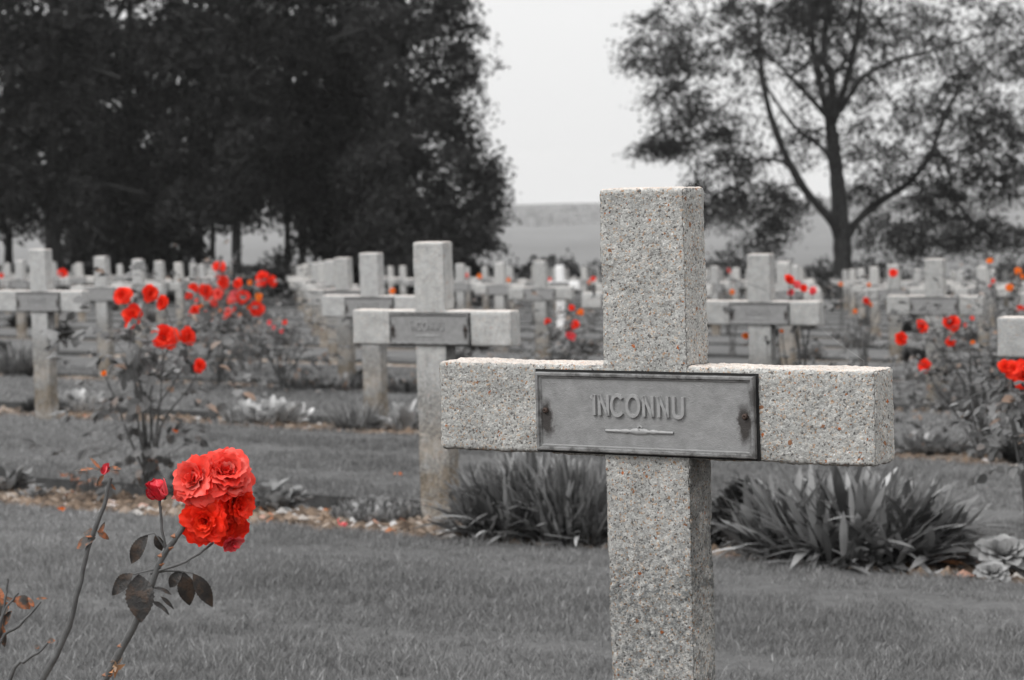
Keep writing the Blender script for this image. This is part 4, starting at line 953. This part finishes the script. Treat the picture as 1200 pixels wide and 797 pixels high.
tree(gb, 'large open crowned tree with forked limbs against the sky at right', L,
 [bb(815, 60, -1, 88, 78, 1.5, 62), bb(775, 45, 0, 40, 40, 1, 10), bb(765, 172, 0, 34, 8, .5, 6), bb(800, 130, -.5, 50, 50, 1, 16), bb(850, 165, 0, 60, 50, 1.2, 26), bb(785, 168, -.5, 32, 10, .6, 7), bb(850, 230, -.3, 68, 36, 1.2, 34), bb(920, 250, .5, 40, 26, 1, 8), bb(905, 20, 0, 70, 50, 2, 26),
  bb(960, -5, 0, 60, 40, 2, 20), bb(1020, 20, 0, 50, 50, 2, 14), bb(1095, 40, 0, 80, 75, 2, 44), bb(1185, 60, 0, 60, 80, 2, 36), bb(1060, 130, 0, 40, 30, 1.6, 9), bb(1130, 150, 0, 70, 60, 1.8, 46), bb(1190, 180, 0, 50, 60, 1.5, 30),
  bb(1120, 230, .5, 70, 50, 1.4, 44), bb(1050, 200, .5, 50, 36, 1.2, 14), bb(1030, 270, .3, 32, 26, 1, 9), bb(1090, 280, .4, 60, 28, 1.1, 26), bb(1175, 275, .3, 60, 20, 1.1, 18), bb(1000, -70, 0, 200, 60, 2.5, 60), bb(1260, 120, 0, 50, 140, 2, 50), bb(880, 290, .3, 30, 10, .8, 4), bb(940, 70, -1, 45, 60, 1.5, 14), bb(1010, 90, .8, 40, 50, 1.5, 12), bb(930, 160, .8, 35, 35, 1.2, 9), bb(1000, 170, -.8, 35, 35, 1.2, 9), bb(925, 225, .8, 30, 25, 1, 6), bb(1010, 225, .8, 26, 25, 1, 7), bb(975, 20, 1, 60, 40, 1.5, 16), bb(905, 275, .5, 34, 20, 1, 7)],
 m=M_TREE2, bark=M_BARKL, per=62, leaf=(.070, .025), csize=.24, mult=2.0)

TG = 'dark trees of the left hand stand'
def stand_tree(px, Y, trunkpx, label, blobs, lean=0, leafm=None, per=170, bark=M_BARK, csize=.36, leaf=(.12, .04), top=-120, limbs=()):
    s = FPX / Y; q = lambda x, y, dy=0: at(x, y, Y + dy)
    b_ = np.array(q(px, 350)); b_[2] = gz(b_[0], b_[1]) - .05
    L = [([b_, q(px + lean * .2, 290), q(px + lean * .5, 180), q(px + lean, 40), q(px + lean * 1.2, top)], trunkpx / 2 / s, trunkpx / 5 / s)]
    for lb in limbs: L.append(([q(*p) for p in lb], trunkpx / 3.2 / s, trunkpx / 10 / s))
    for i in range(7):
        y0 = 230 - i * 45; d = rng.choice([-1, 1]); ln = rng.uniform(50, 110)
        L.append(([q(px + lean * .4, y0), q(px + d * ln * .5, y0 - 14, rng.normal() * .5), q(px + d * ln, y0 - 4, rng.normal() * 1.2)], .06, .02))
    bl_ = [(q(px + x, y, dy), (rx / s, rd, ry / s), n) for (x, y, dy, rx, ry, rd, n) in blobs]
    return tree(b_, label, L, bl_, leaf, per, leafm or M_TREE, bark, .8, csize, 'dark_tree', TG)
std = lambda n=1.: [(rng.normal() * 12, 205 + rng.normal() * 12, 0, 75, 42, 1.5, int(20 * n)), (rng.normal() * 12, 130, 0, 90, 60, 1.8, int(27 * n)), (rng.normal() * 12, 40, 0, 90, 60, 1.8, int(27 * n)), (0, -60, 0, 80, 60, 1.8, int(20 * n))]
stand_tree(10, 52, 11, 'dark tree at the left edge with a slender straight trunk', std())
stand_tree(62, 46, 23, 'dark tree with the thickest black trunk in the left stand, behind the left edge cross', std(1.2))
stand_tree(-70, 50, 20, 'dark tree just outside the left picture edge, branches reaching in', std())
stand_tree(84, 60, 9, 'thin dark tree directly right of the thickest black trunk', std(.8))
stand_tree(152, 50, 12, 'dark tree with its trunk swallowed by low drooping boughs', [(0, 235, 0, 60, 50, 1.2, 40), (-10, 275, .5, 55, 34, 1, 50), (30, 285, 0, 45, 26, 1, 26)] + std(1.1))
stand_tree(110, 64, 14, 'dark tree at the back of the stand behind the drooping boughs', [(10, 260, 0, 60, 45, 1.5, 50)] + std(.9))
stand_tree(234, 52, 12, 'dark twin trunked pair, left stem black and narrow', std(1.1))
stand_tree(249, 54, 8, 'dark twin trunked pair, right stem slimmer', std(.7))
stand_tree(277, 46, 13, 'dark tree with a paler grey trunk right of the twin stems', [(-20, 215, 0, 70, 40, 1.2, 22)] + std(), bark=M_BARKL)
stand_tree(337, 56, 9, 'slim black trunked tree left of the receding file of crosses', [(10, 200, 0, 60, 50, 1.5, 36)] + std())
stand_tree(354, 58, 8, 'slimmest of the black trunks above the receding file of crosses', [(20, 190, 0, 60, 50, 1.5, 30)] + std(.8))
stand_tree(375, 48, 13, 'dark tree with a trunk leaning up to the right above the cross file', [(20, 235, 0, 50, 30, 1.2, 22), (15, 272, 0, 40, 26, 1, 14), (30, 150, 0, 80, 60, 1.5, 60)] + std(), lean=40, limbs=[((376, 290, 0), (400, 200, -.3), (412, 110, -.6), (425, 40, -.8))])
stand_tree(412, 62, 12, 'dark tree behind the leaning trunk', [(10, 240, 0, 60, 40, 1.5, 40), (20, 280, 0, 60, 28, 1.5, 30)] + std())
stand_tree(472, 46, 12, 'rounded leafy tree closing the right end of the left hand stand', 
 [(0, 250, 0, 75, 38, 1.3, 60), (20, 290, 0, 80, 22, 1.2, 40), (85, 250, 0, 28, 40, 1, 16), (60, 262, .2, 42, 32, 1, 26), (10, 180, 0, 85, 55, 1.5, 70), (85, 200, 0, 36, 40, 1, 20), (20, 100, 0, 75, 55, 1.6, 62), (66, 130, 0, 36, 45, 1, 18), (10, 20, 0, 75, 55, 1.6, 60), (70, 60, .2, 30, 50, 1, 16), (62, 10, 0, 28, 26, 1, 10), (0, -60, 0, 80, 50, 1.6, 40), (95, 275, 0, 18, 16, .6, 6), (100, 240, 0, 12, 18, .5, 4)],
 csize=.25, leaf=(.085, .032), per=100, leafm=M_TREE2)

def shrub(px, Y, wpx, top, label, n):
    s_ = FPX / Y; c = np.array(at(px, 350, Y)); gzz = float(gz(c[0], c[1])); c[2] = gzz; tz = at(px, top, Y)[2]; mb = MB()
    th = rng.random(n) * 2 * math.pi; r = np.sqrt(rng.random(n)) * wpx / s_ * (1 + .25 * np.sin(th * 3 + px)); hh = (tz - gzz) * (1 - .55 * (r * s_ / wpx) ** 2)
    P = np.stack([c[0] + np.cos(th) * r, c[1] + np.sin(th) * r, gzz + hh * rng.random(n) ** .6], 1)
    P[:, 2] += .18 * vnoise(P, 2.2); cards(mb, P, .13, .045, up=(0, 0, .3))
    tube(mb, [c, c + [0, 0, (tz - gzz) * .6]], .05, 5, mi=1)
    tag(mb.build('shrub', [M_TREE, M_BARK], loc=c), label, 'shrub', 'dark shrubs growing under the left hand stand')
shrub(125, 51, 55, 292, 'dark shrub under the drooping boughs left of the twin trunks', 9000)
shrub(190, 52, 40, 300, 'dark shrub directly left of the twin trunks', 5000)
shrub(420, 50, 42, 298, 'dark shrub under the stand right of the leaning trunk', 7000)
shrub(520, 48, 60, 304, 'low dark shrub at the foot of the rounded tree on the right end', 9000)
shrub(330, 60, 30, 316, 'low dark shrub closing the gap between pale trunk and black stems', 4000)
# ------------------------------------------------------------------ haze
def haze():
    x0, x1, y0, y1, z0, z1 = -950, 950, -70, 1450, -45, 13
    mb = MB(); mb.add([(x0, y0, z0), (x1, y0, z0), (x1, y1, z0), (x0, y1, z0), (x0, y0, z1), (x1, y0, z1), (x1, y1, z1), (x0, y1, z1)], [(0, 3, 2, 1), (4, 5, 6, 7), (0, 1, 5, 4), (1, 2, 6, 5), (2, 3, 7, 6), (3, 0, 4, 7)])
    m = bpy.data.materials.new('haze_air'); m.use_nodes = True; t = m.node_tree; t.nodes.clear()
    o = t.nodes.new('ShaderNodeOutputMaterial'); v = t.nodes.new('ShaderNodeVolumePrincipled'); v.inputs['Color'].default_value = (1, 1, 1, 1); v.inputs['Density'].default_value = .00030
    t.links.new(v.outputs[0], o.inputs['Volume'])
    ob = mb.build('haze', m, smooth=False); tag(ob, 'thin pale haze in the air over the fields', 'haze', kind='stuff')
haze()
for o_ in bpy.data.objects:
    if o_.parent is None and o_.get('label') and not 4 <= len(o_['label'].replace('-', ' ').split()) <= 16: print('LONG', o_.name, o_['label'])
